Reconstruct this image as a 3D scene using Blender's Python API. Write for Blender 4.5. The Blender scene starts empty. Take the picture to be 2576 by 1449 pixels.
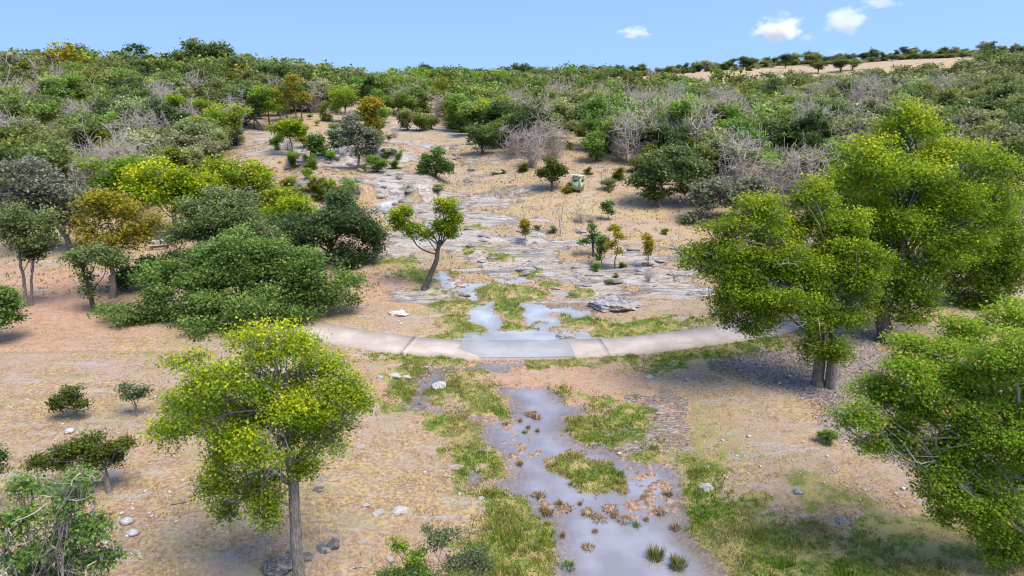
import bpy, math, random
import numpy as np
from mathutils import Vector

sc = bpy.context.scene
C = sc.collection
# ------------------------------------------------------------------ camera, light, exposure
PITCH = math.radians(17.35); H = 19.0; F = 1718.0        # photo measured on a 2576 x 1449 sheet
cam_d = bpy.data.cameras.new('camera'); cam = bpy.data.objects.new('camera', cam_d); C.objects.link(cam)
cam.location = (0, 0, H); cam.rotation_euler = (math.pi / 2 - PITCH, 0, 0)
cam_d.sensor_width = 36; cam_d.lens = 36 * F / 2576.0; cam_d.clip_end = 20000; cam_d.clip_start = 0.3
sc.camera = cam
SUN_DIR = Vector((0.34, -0.34, 0.88)).normalized()
w = bpy.data.worlds.new('World'); sc.world = w; w.use_nodes = True
nt = w.node_tree; nt.nodes.clear()
sky = nt.nodes.new('ShaderNodeTexSky'); sky.sky_type = 'NISHITA'; sky.sun_disc = False
sky.sun_elevation = math.asin(SUN_DIR.z); sky.sun_rotation = math.atan2(SUN_DIR.x, SUN_DIR.y)
sky.altitude = 400; sky.air_density = 1.15; sky.dust_density = 0.35; sky.ozone_density = 3.0
bgn = nt.nodes.new('ShaderNodeBackground'); bgn.inputs['Strength'].default_value = 0.145
wo = nt.nodes.new('ShaderNodeOutputWorld')
tcw = nt.nodes.new('ShaderNodeTexCoord'); vad = nt.nodes.new('ShaderNodeVectorMath'); vad.operation = 'ADD'; vad.inputs[1].default_value = (0, 0, .40)
vno = nt.nodes.new('ShaderNodeVectorMath'); vno.operation = 'NORMALIZE'; nt.links.new(tcw.outputs['Generated'], vad.inputs[0]); nt.links.new(vad.outputs[0], vno.inputs[0]); nt.links.new(vno.outputs[0], sky.inputs[0])
nt.links.new(sky.outputs[0], bgn.inputs[0]); nt.links.new(bgn.outputs[0], wo.inputs[0])
sun_d = bpy.data.lights.new('sun', 'SUN'); sun = bpy.data.objects.new('sun', sun_d); C.objects.link(sun)
sun_d.energy = 2.75; sun_d.angle = math.radians(30); sun_d.color = (1, 0.93, 0.83)
sun.rotation_euler = (-SUN_DIR).to_track_quat('-Z', 'Y').to_euler()
sc.view_settings.view_transform = 'Standard'; sc.view_settings.look = 'None'
sc.view_settings.exposure = 1.02; sc.view_settings.gamma = 1
sc.render.engine = 'CYCLES'
sc.cycles.max_bounces = 6; sc.cycles.diffuse_bounces = 4; sc.cycles.transparent_max_bounces = 8
sc.cycles.volume_bounces = 3; sc.cycles.volume_step_rate = 2
sc.cycles.use_denoising = True; sc.cycles.filter_width = 1.1

# ------------------------------------------------------------------ numeric helpers
def hash2(i, j, s):
    n = (i.astype(np.int64) * 374761393 + j.astype(np.int64) * 668265263 + s * 1442695041) & 0x7fffffff
    n = ((n ^ (n >> 13)) * 1274126177) & 0x7fffffff
    return ((n ^ (n >> 16)) & 0xffff) / 65535.0
def vn(x, y, s=0):
    xi = np.floor(x); yi = np.floor(y); fx = x - xi; fy = y - yi
    fx = fx * fx * (3 - 2 * fx); fy = fy * fy * (3 - 2 * fy)
    a = hash2(xi, yi, s); b = hash2(xi + 1, yi, s); c = hash2(xi, yi + 1, s); d = hash2(xi + 1, yi + 1, s)
    return (a * (1 - fx) + b * fx) * (1 - fy) + (c * (1 - fx) + d * fx) * fy
def fbm(x, y, s=0, o=4):                       # about -1 .. 1
    r = 0; a = 1; t = 0
    for k in range(o):
        r = r + a * (vn(x * 2 ** k + 17.3 * k, y * 2 ** k - 9.1 * k, s + k) * 2 - 1); t += a; a *= 0.5
    return r / t * 1.5
def ss(a, b, x):
    t = np.clip((x - a) / (b - a), 0, 1); return t * t * (3 - 2 * t)

BY = [-60, 43.95, 44.3, 57, 62, 68, 75, 84, 90, 110, 130, 170, 220, 300, 350, 385, 430, 700, 3000]
BZ = [-.26, -.22, 0.05, .12, .75, 1.5, 2.3, 3.4, 4.3, 5.6, 6.7, 8.4, 10.3, 13.3, 15.0, 15.3, 14.0, 2, -10]
CY = [-40, 0, 24, 35, 46, 58, 68, 86, 130, 200, 400]
CX = [10, 7, 4.8, 2, .6, -1.3, -6, -15.5, -38, -60, -90]
def base(y): return np.interp(y, BY, BZ)
def T0(x, y):
    x = np.asarray(x, float); y = np.asarray(y, float)
    z = base(y) + 0.06
    d = np.abs(x - np.interp(y, CY, CX))
    z = z + 0.75 * ss(5, 22, d) * ss(75, 40, y) + 1.6 * ss(8, 30, x - np.interp(y, CY, CX)) * ss(75, 95, y) * ss(150, 110, y)
    z = z + (0.5 * ss(43, 44.6, np.minimum(y, 200)) * -1 + 0.5) * 0.55 * ss(5, 12, d)     # banks level out across the road
    z = z + 7.4 * ss(5, 120, -x + 8) * ss(92, 215, y) - 16 * ss(225, 330, y) * ss(20, 120, -x)
    z = z + 14.5 * np.clip((x - 10) / 250, 0, 1.3) * ss(215, 350, y)
    z = z + 3.5 * ss(40, 120, x) * ss(75, 150, y) * ss(260, 180, y)
    # rock steps of the waterfall and the ledges above it
    z = z + 1.7 * ss(0, 1.5, y - (86 + 0.25 * (x + 15) + 1.2 * np.sin(x * .7))) * ss(-33, -27, x) * ss(-8, -12, x) * ss(120, 95, y)
    z = z + 1.5 * ss(0, 1.5, y - (101 + 0.1 * (x + 25) + 1.5 * np.sin(x * .5))) * ss(-50, -40, x) * ss(-12, -18, x) * ss(140, 112, y)
    return z
def ray(px, py):
    a = (np.asarray(px, float) - 1288) / F; b = -(np.asarray(py, float) - 724.5) / F
    c, s = math.cos(PITCH), math.sin(PITCH)
    return a, c + b * s, -s + b * c
def at(px, py):                                  # ground point seen at a sheet position
    dx, dy, dz = ray(px, py); dx, dy, dz = np.broadcast_arrays(dx, dy, dz)
    t0 = np.full(dx.shape, 8.0); hit = np.zeros(dx.shape, bool); lo = t0.copy(); t = t0.copy()
    for k in range(260):
        tn = t * 1.018 + 0.05
        below = (H + dz * tn < T0(dx * tn, dy * tn)) & ~hit
        lo = np.where(hit, lo, t); hi = np.where(below, tn, 0) if k == 0 else np.where(below, tn, hi)
        lo = np.where(below, t, lo); hit |= below; t = tn
    hi = np.where(hit, hi, lo)
    for k in range(18):
        m = (lo + hi) / 2; bl = H + dz * m < T0(dx * m, dy * m)
        hi = np.where(bl, m, hi); lo = np.where(bl, lo, m)
    return dx * hi, dy * hi
def atp(px, py):
    x, y = at(px, py); return float(x), float(y), float(T0(x, y))
def pw(px, py, Y):                               # point at distance Y seen at a sheet position
    dx, dy, dz = ray(px, py); t = Y / dy; return float(dx * t), Y, float(H + dz * t)
def proj(x, y, z):
    c, s = math.cos(PITCH), math.sin(PITCH)
    dep = y * c - (z - H) * s; up = y * s + (z - H) * c
    return 1288 + F * x / dep, 724.5 - F * up / dep, dep
def cr(ox, oy):
    return lambda *p: [(ox + a / 3.0, oy + b / 3.0) for a, b in p]
c5 = cr(858.67, 536.67); c8 = cr(858.67, 966); c9 = cr(1717.3, 966); c2 = cr(858.67, 89.4)
c6 = cr(1717.3, 536.67); c7 = cr(0, 966); c4 = cr(0, 536.67); c1 = cr(0, 89.4); c3 = cr(1717.3, 89.4)
dd = lambda *p: list(p)
def wpoly(p):
    a = np.array(p, float); x, y = at(a[:, 0], a[:, 1]); return np.stack([x, y], 1)
def sdf(poly, x, y, margin=3.0):                 # positive inside
    out = np.full(x.shape, -margin)
    m = (x > poly[:, 0].min() - margin) & (x < poly[:, 0].max() + margin) & (y > poly[:, 1].min() - margin) & (y < poly[:, 1].max() + margin)
    if not m.any(): return out
    X = x[m]; Y = y[m]; d = np.full(X.shape, 1e9); ins = np.zeros(X.shape, bool); n = len(poly)
    for i in range(n):
        ax, ay = poly[i]; bx, by = poly[(i + 1) % n]; ex, ey = bx - ax, by - ay
        h = np.clip(((X - ax) * ex + (Y - ay) * ey) / (ex * ex + ey * ey + 1e-9), 0, 1)
        d = np.minimum(d, (X - ax - h * ex) ** 2 + (Y - ay - h * ey) ** 2)
        c = ((ay > Y) != (by > Y)) & (X < (bx - ax) * (Y - ay) / (by - ay + 1e-12) + ax)
        ins ^= c
    d = np.sqrt(d); out[m] = np.clip(np.where(ins, d, -d), -margin, 1e9); return out
def sdf_any(polys, x, y, margin=3.0):
    r = np.full(x.shape, -margin)
    for p in polys: r = np.maximum(r, sdf(p, x, y, margin))
    return r

# ------------------------------------------------------------------ object helpers
def tag(o, label=None, cat=None, group=None, kind=None):
    if label: o['label'] = label
    if cat: o['category'] = cat
    if group: o['group'] = group
    if kind: o['kind'] = kind
    return o
def link(o, parent=None):
    C.objects.link(o)
    if parent: o.parent = parent
    return o
def empty(name, loc, rz=0):
    o = bpy.data.objects.new(name, None); o.location = loc; o.rotation_euler = (0, 0, rz); o.empty_display_size = .3
    return link(o)
def mesh(name, V, faces, mats, col=None, smooth=False, midx=None):
    """faces: list of (n,k) int arrays"""
    me = bpy.data.meshes.new(name); V = np.asarray(V, np.float32)
    me.vertices.add(len(V)); me.vertices.foreach_set('co', V.ravel())
    faces = [np.asarray(f) for f in faces if len(f)]
    loops = np.concatenate([f.ravel() for f in faces]).astype(np.int32)
    tot = np.concatenate([np.full(len(f), f.shape[1]) for f in faces]).astype(np.int32)
    st = np.concatenate([[0], np.cumsum(tot)[:-1]]).astype(np.int32)
    me.loops.add(len(loops)); me.loops.foreach_set('vertex_index', loops)
    me.polygons.add(len(tot)); me.polygons.foreach_set('loop_start', st); me.polygons.foreach_set('loop_total', tot)
    if smooth: me.polygons.foreach_set('use_smooth', np.ones(len(tot), bool))
    for m in (mats if isinstance(mats, (list, tuple)) else [mats]): me.materials.append(m)
    if midx is not None: me.polygons.foreach_set('material_index', midx.astype(np.int32))
    me.update(calc_edges=True)
    if col is not None:
        for nm, c in col.items():
            at_ = me.attributes.new(nm, 'FLOAT_COLOR', 'POINT'); c = np.asarray(c, np.float32)
            if c.shape[1] == 3: c = np.concatenate([c, np.ones((len(c), 1), np.float32)], 1)
            at_.data.foreach_set('color', c.ravel())
    return me
def obj(name, me, parent=None, loc=None):
    o = bpy.data.objects.new(name, me)
    if loc is not None: o.location = loc
    return link(o, parent)
def boxes(bs):                                    # list of (x0,x1,y0,y1,z0,z1)
    V = []; Fq = []
    for x0, x1, y0, y1, z0, z1 in bs:
        k = len(V)
        V += [(x0, y0, z0), (x1, y0, z0), (x1, y1, z0), (x0, y1, z0), (x0, y0, z1), (x1, y0, z1), (x1, y1, z1), (x0, y1, z1)]
        Fq += [(k, k + 3, k + 2, k + 1), (k + 4, k + 5, k + 6, k + 7), (k, k + 1, k + 5, k + 4), (k + 1, k + 2, k + 6, k + 5), (k + 2, k + 3, k + 7, k + 6), (k + 3, k, k + 4, k + 7)]
    return np.array(V), [np.array(Fq)]

# ------------------------------------------------------------------ materials
class N:
    def __init__(s, name):
        s.m = bpy.data.materials.new(name); s.m.use_nodes = True; s.t = s.m.node_tree; s.t.nodes.clear()
        s.out = s.n('ShaderNodeOutputMaterial')
    def n(s, typ, **k):
        o = s.t.nodes.new(typ)
        for a, v in k.items(): setattr(o, a, v)
        return o
    def l(s, a, b): s.t.links.new(a, b)
    def put(s, sock, v):
        if hasattr(v, 'is_output') or isinstance(v, bpy.types.NodeSocket): s.l(v, sock)
        elif isinstance(v, (tuple, list)) and len(v) == 3 and sock.type == 'RGBA': sock.default_value = (*v, 1)
        else: sock.default_value = v
    def math(s, op, a, b=0.0, clamp=False):
        o = s.n('ShaderNodeMath', operation=op, use_clamp=clamp); s.put(o.inputs[0], a); s.put(o.inputs[1], b); return o.outputs[0]
    def mix(s, f, a, b, blend='MIX'):
        o = s.n('ShaderNodeMix', data_type='RGBA', blend_type=blend); s.put(o.inputs[0], f); s.put(o.inputs[6], a); s.put(o.inputs[7], b); return o.outputs[2]
    def noise(s, vec, scale, detail=4, rough=.55, dist=0):
        o = s.n('ShaderNodeTexNoise'); s.put(o.inputs['Vector'], vec); o.inputs['Scale'].default_value = scale
        o.inputs['Detail'].default_value = detail; o.inputs['Roughness'].default_value = rough; o.inputs['Distortion'].default_value = dist; return o.outputs[0]
    def ramp(s, v, a, b):
        o = s.n('ShaderNodeMapRange'); o.interpolation_type = 'SMOOTHSTEP'; s.put(o.inputs[0], v); o.inputs[1].default_value = a; o.inputs[2].default_value = b; return o.outputs[0]
    def coords(s, scale=(1, 1, 1), rot=(0, 0, 0)):
        g = s.n('ShaderNodeTexCoord'); m = s.n('ShaderNodeMapping'); m.inputs['Scale'].default_value = scale; m.inputs['Rotation'].default_value = rot
        s.l(g.outputs['Object'], m.inputs[0]); return m.outputs[0]
    def surf(s, sh): s.l(sh, s.out.inputs[0]); return s.m
    def pbr(s, col, rough=.8, bump=None, bd=.05, bs=1.0, **k):
        p = s.n('ShaderNodeBsdfPrincipled'); s.put(p.inputs['Base Color'], col); s.put(p.inputs['Roughness'], rough)
        for a, v in k.items(): s.put(p.inputs[a.replace('_', ' ')], v)
        if bump is not None:
            b = s.n('ShaderNodeBump'); b.inputs['Distance'].default_value = bd; b.inputs['Strength'].default_value = bs
            s.l(bump, b.inputs['Height']); s.l(b.outputs[0], p.inputs['Normal'])
        return p.outputs[0]

def leaf_mat(name, var=0.25, trans=0.46):
    s = N(name); a = s.n('ShaderNodeAttribute', attribute_name='col'); oi = s.n('ShaderNodeObjectInfo')
    hs = s.n('ShaderNodeHueSaturation')
    s.put(hs.inputs['Hue'], s.math('ADD', s.math('MULTIPLY', oi.outputs['Random'], 0.05 * var * 4), 0.5 - 0.025 * var * 4))
    r2 = s.math('FRACT', s.math('MULTIPLY', oi.outputs['Random'], 17.31))
    s.put(hs.inputs['Value'], s.math('ADD', s.math('MULTIPLY', r2, var * 2), 1 - var))
    s.l(a.outputs['Color'], hs.inputs['Color'])
    col = hs.outputs[0]
    d = s.n('ShaderNodeBsdfPrincipled'); s.l(col, d.inputs['Base Color']); d.inputs['Roughness'].default_value = .55
    d.inputs['Specular IOR Level'].default_value = .3
    t = s.n('ShaderNodeBsdfTranslucent'); s.l(col, t.inputs[0])
    m = s.n('ShaderNodeMixShader'); m.inputs[0].default_value = trans; s.l(d.outputs[0], m.inputs[1]); s.l(t.outputs[0], m.inputs[2])
    return s.surf(m.outputs[0])
def bark_mat(name, c0, c1, c2):
    s = N(name); v = s.coords((6, 6, 1.2)); n1 = s.noise(v, 3, 5, .65); n2 = s.noise(s.coords(), .9, 3)
    col = s.mix(s.ramp(n1, .35, .65), c0, c1); col = s.mix(s.ramp(n2, .55, .75), col, c2)
    return s.surf(s.pbr(col, .9, n1, .05, .8))
M = {}
M['leaf'] = leaf_mat('leaf', .04); M['leaf_far'] = leaf_mat('leaf_far', .22)
M['bark'] = bark_mat('bark', (.09, .075, .06), (.26, .22, .19), (.34, .32, .29))
M['bark_dark'] = bark_mat('bark_dark', (.04, .032, .027), (.12, .10, .085), (.18, .16, .14))
M['dead'] = bark_mat('dead_wood', (.30, .25, .205), (.50, .43, .36), (.40, .34, .28))
def grass_mat():
    s = N('grass_blade'); a = s.n('ShaderNodeAttribute', attribute_name='col')
    d = s.n('ShaderNodeBsdfDiffuse'); s.l(a.outputs['Color'], d.inputs[0]); t = s.n('ShaderNodeBsdfTranslucent'); s.l(a.outputs['Color'], t.inputs[0])
    m = s.n('ShaderNodeMixShader'); m.inputs[0].default_value = .3; s.l(d.outputs[0], m.inputs[1]); s.l(t.outputs[0], m.inputs[2]); return s.surf(m.outputs[0])
M['grass'] = grass_mat()
def rock_mat(name, c0, c1, c2, sc_=1.0):
    s = N(name); v = s.coords((1, 1, 3)); n1 = s.noise(v, 3 * sc_, 6, .65); n2 = s.noise(s.coords(), .8 * sc_, 3); n3 = s.noise(s.coords(), 14 * sc_, 4, .7)
    col = s.mix(s.ramp(n1, .4, .62), c0, c1); col = s.mix(s.ramp(n2, .5, .65), col, c2); col = s.mix(s.math('MULTIPLY', s.ramp(n3, .55, .75), .6), col, (c0[0] * .5, c0[1] * .5, c0[2] * .5))
    return s.surf(s.pbr(col, .9, n1, .12, .9))
M['rock_grey'] = rock_mat('rock_grey', (.16, .155, .155), (.42, .40, .39), (.36, .30, .25))
M['rock_pale'] = rock_mat('rock_pale', (.42, .39, .36), (.68, .65, .61), (.55, .50, .44), 2)
M['rock_dark'] = rock_mat('rock_dark', (.07, .066, .06), (.28, .26, .23), (.34, .31, .26), 2)

# ------------------------------------------------------------------ zones of the creek bed
W_main = dd((1245, 970), (1382, 968), (1395, 992), (1422, 1009), (1472, 1022), (1468, 1031), (1432, 1049), (1418, 1076), (1412, 1089), (1445, 1116), (1475, 1129),
            (1525, 1132), (1565, 1152), (1605, 1163), (1660, 1160), (1695, 1166), (1706, 1200), (1718, 1232), (1712, 1270), (1735, 1305), (1742, 1350), (1790, 1402), (1830, 1475),
            (1860, 1560), (1420, 1560), (1385, 1470), (1412, 1400), (1398, 1360), (1388, 1312), (1348, 1290), (1330, 1262), (1250, 1216), (1300, 1192), (1268, 1152), (1214, 1112),
            (1216, 1082), (1226, 1062), (1288, 1050), (1290, 1012))
WP = [W_main,
      c5((985, 930), (1000, 905), (1110, 930), (1170, 885), (1480, 885), (1560, 850), (1560, 890), (1640, 915), (1740, 905), (1890, 910), (1890, 950), (1640, 965), (1635, 1080), (1045, 1080), (1010, 1020), (830, 985), (830, 970), (970, 965)),
      c5((950, 745), (975, 710), (1060, 685), (1150, 652), (1158, 668), (1115, 700), (1135, 740), (1205, 765), (1195, 800), (1240, 830), (1175, 850), (1170, 905), (1110, 940), (1090, 870), (1000, 820), (985, 780)),
      c5((1335, 665), (1400, 672), (1560, 698), (1700, 710), (1860, 728), (1868, 762), (1770, 792), (1720, 752), (1600, 745), (1540, 775), (1645, 800), (1655, 835), (1590, 852), (1540, 890), (1500, 893), (1440, 850), (1550, 830), (1530, 810), (1470, 810), (1400, 855), (1388, 800), (1370, 775), (1368, 720)),
      c5((1575, 580), (1705, 588), (1695, 618), (1605, 617)),
      c5((690, 480), (760, 425), (880, 495), (1010, 515), (1220, 497), (1400, 488), (1470, 508), (1290, 532), (1100, 520), (1000, 575), (860, 575), (800, 558), (750, 520)),
      c5((870, 575), (1015, 590), (1040, 640), (990, 655), (930, 605)),
      c5((860, 1165), (1060, 1120), (1110, 1085), (1330, 1090), (1400, 1130), (1345, 1160), (1250, 1160), (1240, 1190), (1180, 1200), (1080, 1175)),
      c5((1850, 1130), (1940, 1112), (1950, 1140), (1860, 1147)),
      c5((650, 1180), (750, 1170), (770, 1250), (640, 1310), (620, 1380), (720, 1440), (860, 1465), (1000, 1520), (1090, 1540), (1190, 1545), (1190, 1590), (1070, 1595), (930, 1510), (840, 1468), (700, 1478), (545, 1430), (580, 1300), (580, 1250)),
      c8((940, 645), (1075, 715), (1065, 775), (975, 740)),
      c2((330, 1240), (470, 1180), (480, 1210), (360, 1300), (540, 1300), (600, 1340), (380, 1340), (230, 1270))]
ISL = [dd((1375, 1145), (1432, 1130), (1480, 1148), (1540, 1168), (1568, 1208), (1572, 1232), (1490, 1246), (1430, 1212), (1380, 1182)),
       c8((1210, 385), (1250, 380), (1285, 400), (1270, 420), (1215, 410))]
SHOAL = [dd((1560, 1130), (1690, 1165), (1715, 1300), (1640, 1305), (1500, 1300), (1345, 1275), (1345, 1255), (1520, 1260), (1590, 1240), (1560, 1190)),
         c8((1200, 240), (1420, 230), (1480, 330), (1560, 430), (1500, 520), (1400, 660), (1220, 560), (1170, 430)), c5((690, 480), (760, 425), (1470, 500), (1100, 530), (860, 575)), c8((1540, 200), (1850, 180), (1700, 280), (1560, 270)),
         c8((840, 130), (1190, 230), (1190, 330), (1070, 300), (840, 190)), c5((560, 1170), (770, 1170), (640, 1310), (720, 1460), (545, 1430))]
GP = [c5((200, 1050), (500, 1045), (1060, 1075), (1060, 1140), (700, 1165), (620, 1225), (480, 1200), (430, 1140)),
      c5((1330, 1070), (2190, 1030), (2250, 1140), (2000, 1165), (1900, 1140), (1500, 1185), (1370, 1175)),
      dd((1590, 890), (1870, 842), (2000, 832), (1985, 880), (1800, 905), (1655, 925)),
      c5((1900, 955), (1905, 880), (1560, 900), (1570, 850), (1660, 830), (1600, 780), (1560, 770), (1700, 745), (1850, 775), (2100, 830), (2350, 800), (2790, 790), (2790, 850), (2200, 930)),
      c5((720, 800), (880, 750), (960, 780), (975, 830), (1140, 870), (1145, 930), (985, 930), (960, 955), (780, 950), (700, 925), (850, 880)),
      c5((730, 660), (960, 668), (1080, 680), (940, 745), (740, 740)),
      c5((1115, 680), (1330, 645), (1385, 775), (1300, 792), (1200, 752)), c5((1180, 870), (1220, 800), (1380, 820), (1400, 850), (1520, 820), (1550, 840), (1500, 880)),
      c5((1000, 540), (1150, 510), (1300, 560), (1560, 560), (1600, 600), (1380, 645), (1100, 645)), c5((1480, 505), (1560, 500), (1580, 525), (1500, 540)), c5((1660, 600), (1850, 580), (1870, 600), (1690, 622)),
      c5((400, 410), (640, 430), (740, 470), (690, 530), (860, 575), (800, 608), (660, 560), (470, 500)),
      c5((770, 450), (870, 455), (880, 482), (790, 480)), c5((1330, 465), (1500, 455), (1560, 475), (1380, 490)),
      c5((1110, 290), (1340, 310), (1330, 370), (1180, 350), (1100, 370)), c5((930, 250), (1160, 210), (1170, 270), (950, 290)), c5((200, 360), (520, 330), (550, 360), (400, 375)), c5((900, 100), (1070, 110), (1040, 130), (940, 130)),
      c5((390, 1240), (560, 1220), (570, 1320), (540, 1420), (400, 1460), (360, 1380)), c5((820, 1200), (1000, 1180), (1080, 1230), (960, 1280), (800, 1290)),
      c8((640, 30), (800, 0), (1100, -20), (1160, 20), (1290, 180), (1200, 245), (1000, 215), (850, 130), (640, 125)),
      c8((680, 230), (830, 195), (1000, 240), (1060, 300), (1190, 400), (1180, 520), (1330, 680), (1200, 755), (1000, 650), (880, 560), (820, 480), (700, 330)),
      c8((820, 620), (1180, 770), (1320, 830), (1450, 880), (1500, 1000), (1630, 1090), (1700, 1300), (1560, 1449), (1300, 1600), (900, 1600), (1000, 1100), (1150, 900), (850, 720)),
      c8((1690, 330), (1820, 240), (2080, 180), (2240, 150), (2380, 310), (2280, 405), (2010, 390), (2000, 475), (1830, 475), (1720, 400)),
      c8((1800, 80), (2050, 90), (2060, 140), (1900, 195), (1830, 150)), c8((1590, 0), (1690, 0), (1695, 125), (1620, 112)), c8((2160, 480), (2320, 470), (2330, 510), (2180, 530)),
      c9((10, 590), (230, 620), (270, 700), (400, 850), (580, 900), (580, 1000), (720, 1050), (1400, 1080), (1450, 1180), (1000, 1150), (700, 1300), (800, 1600), (330, 1600), (100, 1150), (40, 980), (20, 720)),
      c9((1250, 1250), (1600, 1230), (2000, 1400), (1800, 1600), (900, 1600)), c9((0, 1290), (140, 1310), (150, 1370), (0, 1370)),
      ISL[0]]
RK = [c5((330, 180), (1000, 0), (1400, -30), (1500, 120), (2100, 230), (2576, 350), (2760, 500), (2760, 620), (1900, 600), (1600, 530), (1000, 480), (700, 470), (330, 400)),
      c5((1340, 650), (1900, 640), (1900, 720), (1700, 712), (1400, 672)), c5((480, 640), (880, 600), (1060, 640), (900, 660), (620, 690)),
      c2((0, 1040), (300, 1040), (640, 1030), (900, 1250), (1500, 1350), (1500, 1449), (900, 1449), (560, 1449), (420, 1300), (0, 1180)),
      c2((290, 620), (420, 610), (800, 700), (950, 800), (600, 900), (640, 1000), (560, 1050), (340, 1060), (320, 800)), c2((850, 930), (1250, 900), (1320, 960), (900, 990)),
      c1((1850, 700), (2200, 740), (2260, 840), (2576, 900), (2576, 1180), (2300, 1130), (2100, 1000), (1900, 880)), c1((2300, 880), (2800, 860), (2800, 1200), (2350, 1120)),
      c5((560, 1180), (760, 1170), (760, 1300), (640, 1320), (600, 1450), (545, 1440)), c8((2290, 60), (2400, 60), (2460, 220), (2520, 420), (2420, 400), (2380, 230)), c8((2020, 380), (2200, 420), (2120, 470), (2040, 450))]
RED = [c5((1050, 1170), (1400, 1155), (1880, 1115), (1950, 1200), (2050, 1290), (1580, 1305), (1160, 1303)), c5((150, 400), (420, 440), (520, 560), (420, 660), (60, 620)), c5((1400, 470), (1800, 430), (2000, 450), (1700, 560), (1500, 570)),
       c5((1700, 1300), (2300, 1200), (2400, 1500), (2100, 1560), (1700, 1450)), c5((1350, 640), (1900, 640), (1900, 720), (1500, 700)), dd((-200, 690), (260, 700), (400, 790), (340, 850), (230, 825), (120, 870), (40, 850), (-200, 900)), c5((380, 1240), (150, 1250), (160, 1450), (380, 1400))]
MUL_SHADE = [dd((1780, 925), (1900, 885), (2000, 868), (2200, 830), (2300, 950), (2400, 1100), (2300, 1180), (2090, 1080), (2060, 1010), (1920, 965)), c7((640, 700), (800, 690), (820, 830), (640, 900))]  # mulch under the right trees; second patch paints the windswept tree's cast shadow
GOLD = [c2((700, 1180), (1750, 1180), (2300, 1260), (2576, 1300), (2576, 1500), (1500, 1330), (900, 1300)), c5((1600, 0), (2576, 0), (2576, 230), (1900, 200)), c5((200, 800), (700, 800), (700, 930), (200, 900)), dd((1580, 165), (2450, 150), (2420, 205), (1600, 210))]
WP, ISL, SHOAL, GP, RK, RED, MUL_SHADE, GOLD = [[wpoly(p) for p in L] for L in (WP, ISL, SHOAL, GP, RK, RED, MUL_SHADE, GOLD)]

# road centre line in the world
up_e = [(640, 795), (740, 806), (830, 822), (908, 833), (1000, 845), (1118, 858), (1250, 858), (1402, 855), (1560, 849), (1717, 832), (1840, 817), (1950, 800), (2050, 786), (2200, 764), (2350, 742), (2500, 722)]
lo_e = [(640, 815), (740, 832), (830, 852), (902, 865), (1025, 882), (1118, 892), (1207, 896), (1405, 894), (1559, 888), (1717, 869), (1874, 846), (1960, 836), (2034, 826), (2200, 795), (2350, 768), (2500, 745)]
mid = (wpoly(up_e) + wpoly(lo_e)) / 2
mid = mid[np.argsort(mid[:, 0])]
def smooth_line(P, n, it=60):
    s = np.concatenate([[0], np.cumsum(np.hypot(*np.diff(P, axis=0).T))]); t = np.linspace(0, s[-1], n)
    Q = np.stack([np.interp(t, s, P[:, k]) for k in range(2)], 1)
    for _ in range(it): Q[1:-1] = (Q[:-2] + Q[2:] + 2 * Q[1:-1]) / 4
    return Q
RL = smooth_line(mid, 160)
RT = np.gradient(RL, axis=0); RT /= np.hypot(RT[:, 0], RT[:, 1])[:, None]; RN = np.stack([-RT[:, 1], RT[:, 0]], 1)
RZ = 0.10 + 0.9 * ss(5, 26, np.abs(RL[:, 0] - 0.6)); RW = 1.5
def road_info(x, y):
    d = np.full(x.shape, 9.0); zz = np.zeros(x.shape); sd = np.zeros(x.shape)
    m = (y > 38) & (y < RL[:, 1].max() + 6) & (np.abs(x) < 60)
    X, Y = x[m], y[m]; best = np.full(X.shape, 1e9); zi = np.zeros(X.shape); si = np.zeros(X.shape)
    for i in range(0, 160):
        q = (X - RL[i, 0]) ** 2 + (Y - RL[i, 1]) ** 2; k = q < best
        best = np.where(k, q, best); zi = np.where(k, RZ[i], zi)
        off = (X - RL[i, 0]) * RN[i, 0] + (Y - RL[i, 1]) * RN[i, 1]; si = np.where(k, off, si)
    far = np.sqrt(best) > 6
    d[m] = np.where(far, 9.0, np.abs(si)); zz[m] = zi; sd[m] = si
    return d, zz, sd
def WL(x, y): return base(y) - 0.02           # water level

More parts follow.
